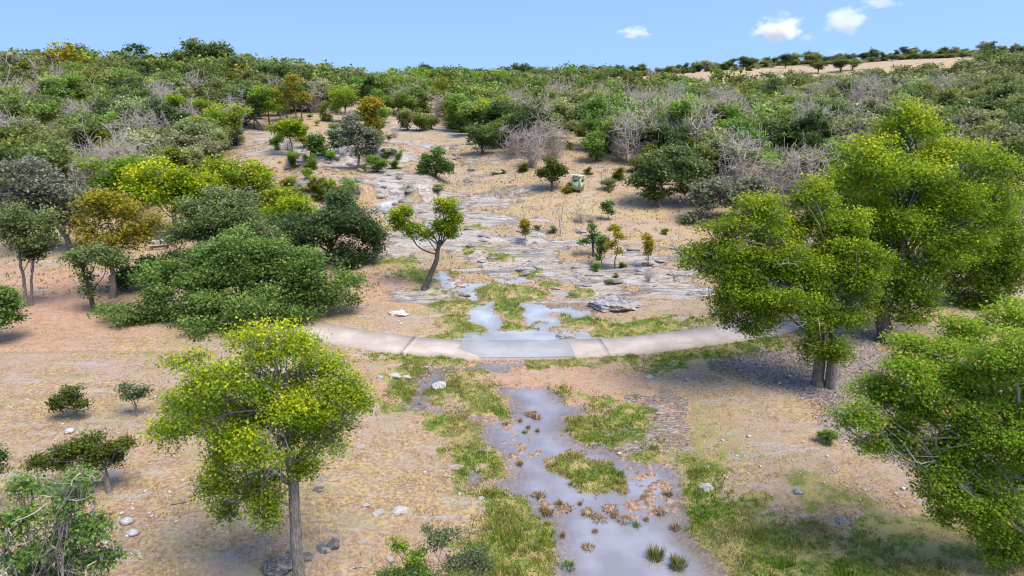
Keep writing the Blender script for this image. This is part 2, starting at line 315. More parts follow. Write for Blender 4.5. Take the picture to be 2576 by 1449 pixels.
def ground(x, y, full=False):
    wx = x + 0.30 * fbm(x * .9, y * .9, 3, 3) + .1 * fbm(x * 4, y * 4, 31, 2); wy = y + 0.55 * fbm(x * .9, y * .9, 8, 3) + .16 * fbm(x * 4, y * 4, 38, 2)
    z = T0(x, y)
    near = ss(200, 60, y)
    z = z + 0.10 * fbm(x * .22, y * .22, 11, 4) * near + 0.8 * fbm(x * .035, y * .035, 12, 3) * ss(70, 140, y)
    wat = sdf_any(WP, wx, wy); isl = sdf_any(ISL, wx, wy); wat = np.minimum(wat, -isl)
    vx, vy = wx + 1.6 * fbm(x * .22, y * .22, 33, 4), wy + 1.6 * fbm(x * .22, y * .22, 34, 4)
    rock = np.clip(sdf_any(RK, vx, vy, 6) / 3.0 + .5 + .9 * fbm(x * .25, y * .5, 25, 4) * (y > 56), 0, 1)
    rock2 = np.clip(rock + 0.6 * fbm(x * .16, y * .3, 21, 3) * ss(55, 70, y) * ss(150, 110, y) * (np.abs(x - np.interp(y, CY, CX) - 8) < 34) , 0, 1)
    rock = np.where(rock > .95, rock2 * .5 + rock * .5, rock2)
    rock = rock * ss(-.1, .2, 1 - rock * 0)
    rock = rock * ss(-.28, .02, fbm(x * .13, y * .34, 24, 4) + .35 * (y < 60)) * np.where(rock > .2, 1, 0)
    # terraces
    ph = (z + 0.5 * fbm(x * .10, y * .3, 22, 4) + .02 * x) / 0.55
    fr = ph - np.floor(ph); st = np.floor(ph) + np.where(fr > .86, (fr - .86) / .14, 0)
    tz = z + (st - ph) * 0.55 * 0.95
    up = (y > 60)
    z = np.where(up, z * (1 - rock) + (tz + .08 * fbm(x * .8, y * 2.5, 23, 3) + .2) * rock, z + rock * .05 * fbm(x * 1.2, y * 3, 23, 3))
    gr = sdf_any(GP, wx, wy)
    z = z + ss(0, 1.2, gr) * (0.12 + .16 * fbm(x * 1.1, y * 1.1, 41, 4)) * (y < 75)
    # water carve
    wl = WL(x, y)
    bank = ss(-1.6, 0.0, wat)
    z = np.where(wat > -1.6, z * (1 - bank) + bank * (wl + .015 + 0.05 * np.clip(-wat, 0, 1)), z)
    shoal = ss(-.3, .5, sdf_any(SHOAL, wx, wy))
    deep = wl - 0.16 * ss(0, .8, wat) - .03 + shoal * (0.16 * ss(0, .8, wat) + .20 * fbm(x * 2.0, y * 3.2, 51, 4) + .02)
    z = np.where(wat > 0, deep, z)
    d, rz, sdr = road_info(x, y)
    k = ss(4.2, 1.9, d) * np.maximum(ss(.1, -1.0, wat), (d < 1.75)); z = z * (1 - k) + (rz - .03) * k
    k2 = ss(1.9, 1.72, d); z = np.where(d < 1.9, z * (1 - k2) + (rz - .25) * k2, z)
    # drop at the downstream lip of the ford
    dr = (sdr < -1.5) & (d < 4.2) & (np.abs(x - .3) < 3.6)
    z = np.where(dr, np.minimum(z, np.where(wat > -.2, wl - .05, -.12)), z)
    if not full: return z
    return z, wat, rock, gr, shoal, vx, vy, d, wl

# ------------------------------------------------------------------ the ground sheet
ys = [-25.0]
while ys[-1] < 3000:
    y = ys[-1]
    s = .5 if y < 12 else .12 + max(0, y - 26) * .0032 if y < 62 else .26 + (y - 62) * .012
    ys.append(y + s)
ys = np.array(ys); NC = 540
us = np.linspace(-1, 1, NC); us = us * (0.86 + .14 * us * us)
Wd = np.maximum(34, 0.86 * ys + 16) + np.clip(ys - 300, 0, 3000) * 1.0
GX = us[None, :] * Wd[:, None]; GY = np.repeat(ys[:, None], NC, 1)
gx, gy = GX.ravel(), GY.ravel()
gz, wat, rock, gr, shoal, wx, wy, rd, wl = ground(gx, gy, True)
red = ss(-3.0, 2.0, sdf_any(RED, wx, wy, 4)); mul = ss(-1.2, 1.2, sdf_any(MUL_SHADE, wx, wy)); gold = ss(-4, 3, sdf_any(GOLD, wx, wy, 6))
green = ss(-.5, .35, gr + 1.1 * fbm(gx * .7, gy * .9, 61, 5))
scat = ss(.25, .75, fbm(gx * .25, gy * .25, 62, 4)) * ss(16, 4, np.abs(gx - np.interp(gy, CY, CX) - 3)) * .8 * (gy < 85)
sc2 = ss(.0, .6, fbm(gx * .3, gy * .3, 63, 4)) * ss(6, 12, gx) * ss(34, 22, gy)
green = np.clip(green + scat * (wat < 0) * (rock < .3) * .6 + sc2 * .7, 0, 1)
wet = ss(-.5, .1, wat)
ii = np.arange(len(ys) * NC).reshape(len(ys), NC)
quad = np.stack([ii[:-1, :-1], ii[:-1, 1:], ii[1:, 1:], ii[1:, :-1]], -1).reshape(-1, 4)

def ground_mat():
    s = N('ground'); A = s.n('ShaderNodeAttribute', attribute_name='zone'); B = s.n('ShaderNodeAttribute', attribute_name='zone2')
    sa = s.n('ShaderNodeSeparateColor'); s.l(A.outputs['Color'], sa.inputs[0]); sb = s.n('ShaderNodeSeparateColor'); s.l(B.outputs['Color'], sb.inputs[0])
    G, R, E = sa.outputs; MU_SH, GO, WE = sb.outputs
    v = s.coords()
    nL = s.noise(v, .16, 4); nM = s.noise(v, .9, 5, .6); nS = s.noise(v, 5, 5, .65); nF = s.noise(v, 22, 4, .7)
    vs = s.coords((1.0, 2.2, 1), (0, 0, .25)); nD = s.noise(vs, 1.7, 6, .7)
    straw = s.mix(s.ramp(nS, .36, .62), (.27, .17, .07), (.52, .365, .16))
    straw = s.mix(s.math('MULTIPLY', GO, .6), straw, (.50, .37, .16))
    soil = s.mix(s.ramp(nS, .35, .65), (.26, .165, .115), (.45, .31, .215))
    col = s.mix(s.ramp(nD, .44, .54), soil, straw)
    col = s.mix(s.math('MULTIPLY', s.ramp(nL, .46, .62), .6), col, (.40, .275, .225))
    col = s.mix(s.math('MULTIPLY', s.ramp(s.noise(vs, .33, 6, .68), .5, .64), .6), col, (.33, .285, .15))
    col = s.mix(s.math('MULTIPLY', s.ramp(s.noise(s.coords((.5, 2.4, 1), (0, 0, .1)), .42, 7, .75), .54, .62), .65), col, (.40, .36, .34))
    col = s.mix(s.math('MULTIPLY', s.ramp(nM, .54, .72), .55), col, (.23, .19, .07))
    col = s.mix(s.math('MULTIPLY', s.ramp(nF, .56, .70), .55), col, (.13, .09, .05))
    col = s.mix(s.math('MULTIPLY', s.ramp(s.noise(v, 13, 3, .6), .64, .72), .7), col, (.62, .55, .48))
    redc = s.mix(s.ramp(nD, .4, .62), (.52, .30, .195), (.38, .215, .14))
    col = s.mix(s.math('MULTIPLY', E, s.ramp(nM, .25, .6)), col, redc)
    mul_shade_col = s.mix(s.ramp(nF, .4, .65), (.25, .19, .165), (.42, .34, .30))
    mul_shade_col = s.mix(s.ramp(s.noise(v, 9, 3), .63, .68), mul_shade_col, (.45, .4, .37))
    col = s.mix(s.ramp(s.math('ADD', MU_SH, s.math('MULTIPLY', s.math('SUBTRACT', nD, .5), 1.4)), .42, .6), col, mul_shade_col)
    # rock, streaked along its beds
    vr = s.coords((.30, 2.2, 2.2), (0, 0, .14)); r1 = s.noise(vr, .8, 8, .72, .6); r2 = s.noise(s.coords((.5, 1.6, 1)), .5, 4); r3 = s.noise(s.coords((.8, 4, 3)), 3.2, 5, .7)
    rk = s.mix(s.ramp(r1, .42, .56), (.20, .18, .165), (.49, .44, .385)); rk = s.mix(s.math('MULTIPLY', s.ramp(r2, .44, .58), .55), rk, (.44, .32, .225))
    rk = s.mix(s.math('MULTIPLY', s.ramp(r3, .56, .61), .95), rk, (.05, .046, .045)); rk = s.mix(s.math('MULTIPLY', s.ramp(r3, .44, .36), .6), rk, (.46, .42, .40))
    fR = s.ramp(s.math('ADD', R, s.math('ADD', s.math('MULTIPLY', s.math('SUBTRACT', nD, .5), 1.6), s.math('MULTIPLY', s.math('SUBTRACT', r3, .5), 1.4))), .42, .54)
    col = s.mix(fR, col, rk)
    gc = s.mix(s.ramp(nS, .35, .66), (.08, .10, .018), (.23, .27, .04)); gc = s.mix(s.ramp(nM, .45, .6), gc, (.38, .31, .11)); gc = s.mix(s.math('MULTIPLY', s.ramp(nF, .5, .64), .6), gc, (.07, .06, .03))
    fG = s.ramp(s.math('ADD', G, s.math('MULTIPLY', s.math('SUBTRACT', nS, .5), 1.5)), .38, .62)
    col = s.mix(fG, col, gc)
    mud = s.mix(s.ramp(nS, .4, .62), (.17, .085, .05), (.45, .30, .22))
    col = s.mix(s.math('MULTIPLY', WE, .75), col, mud)
    h = s.math('ADD', s.math('MULTIPLY', nS, .7), s.math('MULTIPLY', nF, .3)); h = s.math('ADD', h, s.math('MULTIPLY', r1, s.math('MULTIPLY', fR, 1.6)))
    return s.surf(s.pbr(col, s.math('SUBTRACT', .92, s.math('MULTIPLY', WE, .45)), h, .16, .9))
zone = np.stack([green, rock, red, np.ones_like(red)], 1); zone2 = np.stack([mul, gold, wet, np.ones_like(red)], 1)
me = mesh('ground', np.stack([gx, gy, gz], 1), [quad], ground_mat(), {'zone': zone, 'zone2': zone2}, smooth=True)
tag(obj('ground', me), kind='structure', label='dry grassy valley floor and hillside with rock flats')
def gh(x, y): return float(ground(np.array([float(x)]), np.array([float(y)]))[0])
def gha(x, y): return ground(np.asarray(x, float), np.asarray(y, float))

# ------------------------------------------------------------------ water
def water_mat(c0=(.27, .24, .24), c1=(.36, .33, .345), cov=.36, cov2=.50):
    s = N('creek_water'); v = s.coords()
    n = s.noise(v, 2.2, 3, .5); big = s.noise(v, .35, 3)
    col = s.mix(s.ramp(big, .42, .62), c0, c1)
    p = s.n('ShaderNodeBsdfPrincipled'); s.l(col, p.inputs['Base Color']); p.inputs['Roughness'].default_value = .025; p.inputs['IOR'].default_value = 2.9
    b = s.n('ShaderNodeBump'); b.inputs['Distance'].default_value = .01; b.inputs['Strength'].default_value = .3; s.l(n, b.inputs['Height']); s.l(b.outputs[0], p.inputs['Normal'])
    t = s.n('ShaderNodeBsdfTransparent'); m = s.n('ShaderNodeMixShader'); da = s.n('ShaderNodeAttribute', attribute_name='depth'); s.put(m.inputs[0], s.math('ADD', s.math('MULTIPLY', s.math('ADD', da.outputs['Fac'], s.math('MULTIPLY', s.math('SUBTRACT', s.noise(s.coords((1, 1.6, 1)), .7, 4, .6), .5), .5), True), cov2), cov)); s.l(t.outputs[0], m.inputs[1]); s.l(p.outputs[0], m.inputs[2])
    return s.surf(m.outputs[0])
M['water'] = water_mat(); M['clear_water'] = water_mat((.46, .475, .475), (.58, .60, .60), .6, .35); M['water_film'] = water_mat((.44, .44, .42), (.54, .55, .54), .55, .0)
def water_sheet(x0, x1, y0, y1, stepx, stepy, name, label, mt='water'):
    xs = np.arange(x0, x1, stepx); yy = np.arange(y0, y1, stepy); X, Y = np.meshgrid(xs, yy); X = X.ravel(); Y = Y.ravel()
    w_ = sdf_any(WP, X, Y); Z = WL(X, Y)
    i2 = np.arange(len(X)).reshape(len(yy), len(xs)); q = np.stack([i2[:-1, :-1], i2[:-1, 1:], i2[1:, 1:], i2[1:, :-1]], -1).reshape(-1, 4)
    q = q[(w_[q] > -.95).all(1)]; us_, inv = np.unique(q, return_inverse=True); dp = ss(.0, 1.3, w_[us_])
    me = mesh(name, np.stack([X, Y, Z], 1)[us_], [inv.reshape(-1, 4)], M[mt], {'depth': np.stack([dp, dp, dp], 1)}, smooth=True)
    return tag(obj(name, me), kind='structure', label=label)
water_sheet(-14, 16, 8, 44.2, .4, .4, 'creek_water', 'still muddy creek pool below the low concrete crossing')
water_sheet(-20, 14, 47.6, 100, .4, .4, 'pond_water', 'shallow clear pond and rills above the crossing', 'clear_water')

# ------------------------------------------------------------------ road
def road_mat(wet_):
    s = N('concrete_wet' if wet_ else 'concrete'); n1 = s.noise(s.coords(), .5, 4); n2 = s.noise(s.coords(), 9, 5, .7)
    col = s.mix(s.ramp(n1, .35, .65), (.40, .32, .265), (.52, .43, .365)); col = s.mix(s.math('MULTIPLY', s.ramp(n2, .5, .75), .35), col, (.34, .27, .23)); col = s.mix(s.math('MULTIPLY', s.ramp(s.noise(s.coords((.25, 1.4, 1)), 1.3, 5, .7), .5, .7), .5), col, (.36, .30, .27))
    return s.surf(s.pbr(col, .85, n2, .02, .5))
rm = road_mat(False)
road = empty('road', (0, 0, 0)); tag(road, 'narrow concrete lane dipping across the creek', kind='structure')
cuts = [0]; L = np.concatenate([[0], np.cumsum(np.hypot(*np.diff(RL, axis=0).T))]); nxt = 13
for i in range(160):
    if L[i] >= nxt or (i == 159): cuts.append(i); nxt = L[i] + 14
for a, b in zip(cuts[:-1], cuts[1:]):
    if b - a < 2: continue
    V = []; Fq = []
    for j, i in enumerate(range(a, b + 1)):
        sh = .002 if i == a else (-.002 if i == b else 0)
        c = RL[i] + RT[i] * sh
        off = [(-RW, -.42), (-RW, 0), (0, .015), (RW, 0), (RW, -.3)]
        if -3.2 < c[0] < 4.3: off[0] = (-RW, -.46)
        for o_, dz_ in off: V.append((c[0] + RN[i, 0] * o_, c[1] + RN[i, 1] * o_, RZ[i] + dz_))
        if j:
            k = len(V) - 10
            for q in range(4): Fq.append((k + q, k + 5 + q, k + 6 + q, k + 1 + q))
    n = len(V); T_ = [(0, 1, 2, 3, 4), (n - 1, n - 2, n - 3, n - 4, n - 5)]
    me = mesh('slab', np.array(V), [np.array(Fq)[:, ::-1], np.array(T_)], rm)
    obj('slab', me, road)
# film of water over the dip of the crossing
V = []; Fq = []
sel = [i for i in range(160) if -3.9 < RL[i, 0] < 4.55]
for j, i in enumerate(sel):
    e0 = -RW - .02; e1 = RW + 1.6
    if j < 4: e0 = -RW + 1.3 * (1 - j / 4.0) + .0
    for o_ in (e0, e0 * .5 + e1 * .5, e1): V.append((RL[i, 0] + RN[i, 0] * o_, RL[i, 1] + RN[i, 1] * o_, 0.1 + .024))
    if j:
        k = len(V) - 6; Fq += [(k, k + 3, k + 4, k + 1), (k + 1, k + 4, k + 5, k + 2)]
k = len(V)
for j, i in enumerate(sel):                       # thin lip running down over the downstream edge
    if j >= 4:
        V += [(RL[i, 0] + RN[i, 0] * (-RW - .02), RL[i, 1] + RN[i, 1] * (-RW - .02), .124), (RL[i, 0] + RN[i, 0] * (-RW - .06), RL[i, 1] + RN[i, 1] * (-RW - .06), .07)]
        if j > 4: q = len(V) - 4; Fq.append((q + 1, q + 3, q + 2, q))
tag(obj('ford_water', mesh('ford_water', np.array(V), [np.array(Fq)], M['water_film'], smooth=True)), 'thin sheet of water running over the dip in the road', kind='structure')

# ------------------------------------------------------------------ plants
rng = np.random.default_rng(5)
class Geo:
    def __init__(s): s.V = []; s.Q = []; s.T = []; s.n = 0
    def tube(s, P, R, k=6):
        P = np.asarray(P, float); n = len(P); t = np.gradient(P, axis=0); t /= np.linalg.norm(t, axis=1)[:, None] + 1e-9
        ref = np.array([.31, .95, .05]) if abs(t[0, 2]) > .5 else np.array([0, .1, 1.0])
        u = np.cross(t, ref); u /= np.linalg.norm(u, axis=1)[:, None] + 1e-9; v = np.cross(t, u)
        a = np.linspace(0, 2 * np.pi, k, endpoint=False); R = np.asarray(R, float)
        ring = P[:, None] + R[:, None, None] * (np.cos(a)[None, :, None] * u[:, None] + np.sin(a)[None, :, None] * v[:, None])
        i = s.n + np.arange(n * k).reshape(n, k); j = np.roll(i, -1, 1)
        s.Q.append(np.stack([i[:-1], j[:-1], j[1:], i[1:]], -1).reshape(-1, 4)); s.V.append(ring.reshape(-1, 3)); s.n += n * k
        s.T.append(np.stack([i[-1, 1:-1], i[-1, 2:], np.full(k - 2, i[-1, 0])], -1))
    def get(s): return np.concatenate(s.V), [np.concatenate(s.Q), np.concatenate(s.T)]
def curve(a, b, n, bend, r, sag=0):
    a = np.asarray(a, float); b = np.asarray(b, float); t = np.linspace(0, 1, n)[:, None]; L = np.linalg.norm(b - a)
    w1 = r.normal(0, bend * L, 3); w2 = r.normal(0, bend * L * .5, 3)
    P = a + (b - a) * t + w1 * np.sin(np.pi * t) + w2 * np.sin(2 * np.pi * t); P[:, 2] += (np.sin(np.pi * t) * sag * L)[:, 0]; return P
def leaf_tris(c, size, r, up=.5, asp=.55):
    n = len(c); nn = r.normal(size=(n, 3)); nn[:, 2] = np.abs(nn[:, 2]) + up; nn /= np.linalg.norm(nn, axis=1)[:, None]
    t = np.cross(nn, r.normal(size=(n, 3))); t /= np.linalg.norm(t, axis=1)[:, None]; b = np.cross(nn, t)
    s = (size * r.uniform(.6, 1.35, n))[:, None]
    V = np.stack([c + t * s * .65, c - t * s * .4 + b * s * asp, c - t * s * .4 - b * s * asp], 1)
    return V.reshape(-1, 3), np.arange(3 * n).reshape(n, 3)
PAL = {  # low, mid, top, accent, accent share
    'elm': ((.050, .105, .004), (.215, .335, .012), (.64, .62, .016), (.48, .36, .02), .01),
    'elm_green': ((.045, .10, .006), (.19, .29, .012), (.46, .51, .02), (.40, .34, .02), .03),
    'golden': ((.18, .18, .02), (.35, .30, .02), (.50, .39, .025), (.45, .24, .02), .05),
    'lime': ((.045, .12, .007), (.23, .38, .02), (.42, .50, .035), (.58, .32, .14), .08),
    'oak': ((.045, .068, .018), (.12, .16, .044), (.24, .29, .10), (.2, .19, .09), .03),
    'oak_dark': ((.025, .048, .012), (.060, .100, .027), (.125, .175, .06), (.15, .15, .08), .02),
    'oak_fresh': ((.04, .085, .015), (.115, .195, .034), (.23, .33, .075), (.22, .24, .05), .02),
    'oak_grey': ((.085, .095, .055), (.17, .185, .11), (.29, .30, .19), (.30, .27, .20), .1),
    'juniper': ((.035, .060, .008), (.105, .14, .014), (.20, .235, .028), (.22, .19, .04), .03),
    'green': ((.03, .085, .012), (.095, .185, .03), (.20, .32, .06), (.24, .30, .04), .02),
    'sage': ((.075, .11, .045), (.155, .20, .085), (.27, .32, .15), (.27, .25, .12), .03)}
def crown(blobs, n_leaf, size, cl, pal, r, per=14, shell=.45, drape=0.0, ysh=0.0, nsub=9):
    B = np.array(blobs, float); wgt = (B[:, 3] * B[:, 4] * B[:, 5]) ** (2 / 3.); wgt /= wgt.sum(); nc = max(6, n_leaf // per)
    idx = r.choice(len(B), nc, p=wgt); d = r.normal(size=(nc, 3)); d /= np.linalg.norm(d, axis=1)[:, None]
    rad = r.uniform(0, 1, nc) ** shell
    sub = r.normal(size=(len(B), nsub, 3)); sub /= np.linalg.norm(sub, axis=2)[:, :, None]; sub *= r.uniform(.35, .85, (len(B), nsub, 1)); sr = r.uniform(.28, .54, (len(B), nsub)); st_ = r.normal(0, .12, (len(B), nsub))
    wsub = sr ** 2; wsub /= wsub.sum(1)[:, None]; ki = (r.uniform(size=nc)[:, None] > np.cumsum(wsub[idx], 1)).sum(1).clip(0, nsub - 1)
    q_ = sub[idx, ki] + d * (rad * sr[idx, ki])[:, None] * (1, 1, .8)
    cc = B[idx, :3] + q_ * B[idx, 3:6]
    rl = np.linalg.norm(q_, axis=1)
    z0, z1 = cc[:, 2].min(), cc[:, 2].max()
    num = r.integers(max(2, per // 2), int(per * 1.5) + 1, nc); k = np.repeat(np.arange(nc), num)
    off = r.normal(size=(len(k), 3)) * cl; off[:, 2] = off[:, 2] * .55 - drape * np.abs(r.normal(size=len(k))) * cl
    P = cc[k] + off
    V, T = leaf_tris(P, size, r)
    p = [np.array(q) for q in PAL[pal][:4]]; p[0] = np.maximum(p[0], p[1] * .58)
    hf = (cc[:, 2] - z0) / (z1 - z0 + 1e-6); out = np.clip(.28 + .42 * q_[:, 2] + .45 * d[:, 2] * rad, 0, 1) + st_[idx, ki]  # lump tops lighter, undersides darker: shade put into leaf colour beside real yellowing
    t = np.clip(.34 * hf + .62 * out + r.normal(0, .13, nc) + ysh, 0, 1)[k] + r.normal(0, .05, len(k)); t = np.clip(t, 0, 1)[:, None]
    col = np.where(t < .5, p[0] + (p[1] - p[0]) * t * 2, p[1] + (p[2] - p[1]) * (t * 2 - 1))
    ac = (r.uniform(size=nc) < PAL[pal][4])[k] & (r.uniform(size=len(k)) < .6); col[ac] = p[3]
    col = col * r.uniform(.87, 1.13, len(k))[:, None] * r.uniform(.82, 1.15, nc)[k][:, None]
    return V, T, np.repeat(col, 3, 0), cc, idx
def limbs(g, path, rad, blobs, cc, idx, r, sec=9, r_tip=.018, lr=.45, twig=1.0, sides=6, start=.45):
    P = np.asarray(path, float); g.tube(P, np.interp(np.linspace(0, 1, len(P)), [0, .08, .3, 1], [rad * 1.35, rad * 1.08, rad * .95, rad * .6]), 9)
    if len(P) > 3:                                   # root flare
        for a in r.uniform(0, 6.28, 5):
            e = P[0] + np.array([math.cos(a), math.sin(a), 0]) * rad * 1.9 + (0, 0, .05); g.tube(curve(P[0] + (0, 0, rad * 1.1 + .15), e, 4, .03, r), [rad * .4, rad * .36, rad * .22, rad * .06], 5)
    B = np.array(blobs, float); top = P[-1]
    for i in range(len(B)):
        c = B[i, :3]; s = P[int(len(P) * r.uniform(start, 1)) - 1] if c[2] > P[int(len(P) * start)][2] else P[max(1, int(len(P) * start))]
        br = max(r_tip * 1.5, rad * lr * (min(1, (B[i, 3] * B[i, 5]) ** .5 / (B[:, 3].max() + 1e-6)) * .6 + .4))
        q = curve(s, c + r.normal(size=3) * B[i, 3:6] * .15, 9, .07, r, .06); g.tube(q, np.linspace(br, br * .35, 9), sides)
        mine = cc[idx == i]
        if len(mine) == 0: continue
        for e in mine[r.choice(len(mine), min(len(mine), sec), replace=False)]:
            s2 = q[r.integers(3, 9)]; q2 = curve(s2, e, 6, .10, r, .04); g.tube(q2, np.linspace(br * .35, r_tip, 6), 4)
            for _ in range(int(2 * twig)):
                s3 = q2[r.integers(2, 6)]; e3 = s3 + r.normal(size=3) * B[i, 3:6].mean() * .22; g.tube(curve(s3, e3, 4, .1, r), np.linspace(r_tip * .9, r_tip * .3, 4), 3)
TREES = []
def hero(name, bpx, blobs, trunk, rad, n_leaf, size, cl, pal, label, cat='tree', seed=1, Y=None, bark='bark', sec=9, thick=.85, per=14, dead=0, start=.45, drape=.15, lr=.36, base_xy=None, shell=.45, twig=1.0, ysh=0.0, group=None, r_tip=.018, nsub=9):
    """blobs: (px,py,rx,ry[,dy]) on the sheet at the tree's own distance; trunk: list of (px,py[,dy])"""
    r = np.random.default_rng(seed)
    if base_xy is None: bx, by, _ = atp(*bpx)
    else: bx, by = base_xy
    bz = gh(bx, by)
    o = np.array([bx, by, bz]); W = []
    for b in blobs:
        dy = b[4] if len(b) > 4 else 0; x, y, z = pw(b[0], b[1], by + dy); dep = proj(x, y, z)[2]; rx = b[2] * dep / F; rz = b[3] * dep / F
        W.append((x - bx, y - by, z - bz, rx, thick * (rx * .6 + rz * .4) if len(b) < 6 else b[5], rz))
    path = [(0, 0, -.15)] + [tuple(np.array(pw(p[0], p[1], by + (p[2] if len(p) > 2 else 0))) - o) for p in trunk]
    pp = np.array(path); s = np.concatenate([[0], np.cumsum(np.linalg.norm(np.diff(pp, axis=0), axis=1))]); t = np.linspace(0, s[-1], 12)
    path = np.stack([np.interp(t, s, pp[:, k]) for k in range(3)], 1); path[1:-1] = (path[:-2] + 2 * path[1:-1] + path[2:]) / 4; path[1:-1, :2] += r.normal(0, rad * .12, (10, 2))
    V, T, col, cc, idx = crown(W, n_leaf, size, cl, pal, r, per, shell, drape, ysh, nsub)
    if pal[:3] == 'oak': col = col * (1.4 if pal == 'oak_dark' else 1.28)
    g = Geo(); limbs(g, path, rad, W, cc, idx, r, sec, start=start, lr=lr, twig=twig, r_tip=r_tip)
    root = empty(name, (bx, by, bz)); tag(root, label, cat, group)
    gv, gf = g.get(); obj('trunk', mesh('trunk', gv, gf, M[bark], smooth=True), root)
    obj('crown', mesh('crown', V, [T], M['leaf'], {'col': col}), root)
    if dead:
        B = np.array(W); k0 = max(.45, min(1.0, rad / .35))
        for _ in range(dead):
            g2 = Geo(); i = r.integers(len(B)); d = r.normal(size=3); d[2] = abs(d[2]) * .7 + .2; d[1] -= .6; d /= np.linalg.norm(d); a = B[i, :3] + d * B[i, 3:6] * .55; e = B[i, :3] + d * B[i, 3:6] * r.uniform(.95, 1.1) + r.normal(size=3) * .25
            q = curve(a, e, 6, .12, r); g2.tube(q, np.linspace(.05, .012, 6) * k0, 5)
            for _ in range(4): s3 = q[r.integers(1, 6)]; g2.tube(curve(s3, s3 + r.normal(size=3) * .45 * k0, 4, .12, r), np.array([.02, .015, .01, .005]) * k0, 3)
            gv, gf = g2.get(); obj('dead_branch', mesh('dead_branch', gv, gf, M['dead'], smooth=True), root)
    TREES.append((bx, by, max(w_[3] for w_ in W)))
    return root
exec_heroes = True
# --- foreground elm
hero('elm_tree', (752, 1500), [(690, 850, 120, 70), (620, 930, 110, 70, -1), (800, 900, 100, 75, 1), (520, 960, 90, 60, -1), (860, 970, 65, 70), (450, 1020, 70, 60, 1), (700, 1010, 150, 80), (560, 1060, 110, 55, -1),
     (830, 1050, 75, 65, 1), (410, 1090, 42, 45), (640, 1140, 80, 60, -2), (560, 1190, 60, 55, -1), (840, 1110, 40, 30), (660, 1250, 45, 70, -1), (560, 1280, 30, 40), (740, 1170, 60, 45), (905, 1010, 45, 20), (470, 900, 60, 25), (600, 1110, 80, 50), (650, 1200, 60, 50), (760, 1010, 110, 70), (640, 1000, 110, 70), (540, 1230, 45, 45, -1), (660, 1290, 35, 50, -1), (780, 1090, 80, 60), (440, 1060, 50, 45)],
     [(748, 1400), (742, 1300), (735, 1200), (728, 1130), (722, 1040), (715, 960)], .22, 72000, .07, .22, 'elm', 'tall yellow-green elm with a bare grey trunk at the bottom of the photo', seed=11, sec=12, nsub=12, ysh=.12, start=.55, drape=.45, dead=4, bark='bark', per=16, shell=.55, twig=1.5)
# --- live oaks, left of the creek
hero('oak_tree', (620, 790), [(480, 650, 85, 50), (600, 610, 80, 45), (690, 620, 70, 45), (780, 650, 70, 40), (390, 690, 70, 45), (570, 740, 110, 75), (440, 760, 95, 60, -2), (330, 790, 75, 45, -2), (700, 740, 110, 70), (800, 740, 90, 65), (870, 725, 50, 45, 1), (520, 820, 85, 50, -4), (620, 800, 90, 60, -4), (745, 790, 70, 45, -2), (255, 800, 50, 32), (560, 670, 90, 50), (690, 670, 75, 50, 1), (380, 800, 80, 40, -1), (600, 760, 120, 60, -2), (480, 700, 70, 45), (780, 690, 70, 45), (650, 650, 85, 50), (570, 640, 70, 45), (740, 670, 70, 50), (400, 720, 60, 45), (520, 690, 80, 50)],
     [(618, 750), (612, 720), (600, 690)], .42, 76000, .16, .34, 'oak_fresh', 'broad green live oak spreading low behind the yellow elm', nsub=9, ysh=.06, seed=12, bark='bark_dark', sec=7, dead=5)
hero('oak_tree', (590, 700), [(560, 560, 110, 75), (480, 600, 75, 65, -1), (640, 610, 85, 70), (530, 650, 80, 45, -2), (440, 660, 60, 40), (580, 500, 80, 35, 1), (620, 660, 70, 40), (500, 540, 80, 50)],
     [(585, 660), (575, 620)], .38, 44000, .17, .34, 'oak', 'grey-green live oak with bleached dead limbs behind the low spreading oak', nsub=10, ysh=.08, seed=13, bark='bark_dark', dead=16, sec=7)
hero('oak_tree', (830, 660), [(880, 540, 85, 60), (810, 570, 85, 60, -1), (925, 600, 55, 60), (740, 590, 70, 55), (880, 640, 42, 48, -1), (850, 500, 40, 25), (680, 580, 50, 60, 2)],
     [(828, 630), (835, 600)], .38, 42000, .17, .34, 'oak_dark', 'darkest green live oak overhanging the left bank of the creek', nsub=13, seed=14, bark='bark_dark', sec=7, dead=5)
# --- yellow elms behind them
hero('elm_tree', (440, 600), [(420, 430, 70, 55), (370, 470, 60, 50), (490, 460, 75, 50, 1), (430, 500, 100, 45), (530, 480, 45, 45)], [(440, 560), (435, 520)], .3, 14000, .24, .5, 'elm', 'round yellow-green elm behind the grey-green live oak', seed=15, sec=5, ysh=.12)
hero('elm_tree', (620, 560), [(590, 430, 80, 55), (650, 470, 65, 60), (600, 500, 90, 50), (700, 520, 55, 50, -1), (540, 420, 50, 35)], [(620, 520), (615, 480)], .3, 14000, .24, .5, 'elm_green', 'greener round elm right of the round yellow one behind the oaks', seed=16, sec=5, ysh=.12)
hero('elm_tree', (745, 590), [(740, 520, 55, 38), (690, 540, 40, 28), (790, 545, 30, 28)], [(745, 570), (742, 545)], .2, 5000, .22, .4, 'elm', 'low yellow elm squeezed between two live oaks', seed=17, sec=4)
hero('elm_tree', (285, 750), [(240, 500, 60, 35), (290, 540, 75, 50), (220, 590, 50, 55), (310, 600, 70, 45), (360, 560, 45, 50), (250, 640, 50, 30)], [(283, 700), (280, 650), (283, 610)], .24, 9000, .2, .45, 'golden', 'thin elm with orange-tinged top and a straight grey trunk', seed=18, sec=8, per=9, ysh=-.15)
hero('elm_tree', (380, 640), [(330, 420, 85, 35), (250, 430, 60, 40), (290, 460, 60, 30)], [(350, 560), (320, 480)], .25, 7000, .24, .6, 'lime', 'pale yellow-green elm above the orange-tinged one', seed=19, sec=5, per=9, ysh=-.2, base_xy=(-46.0, 80.0))
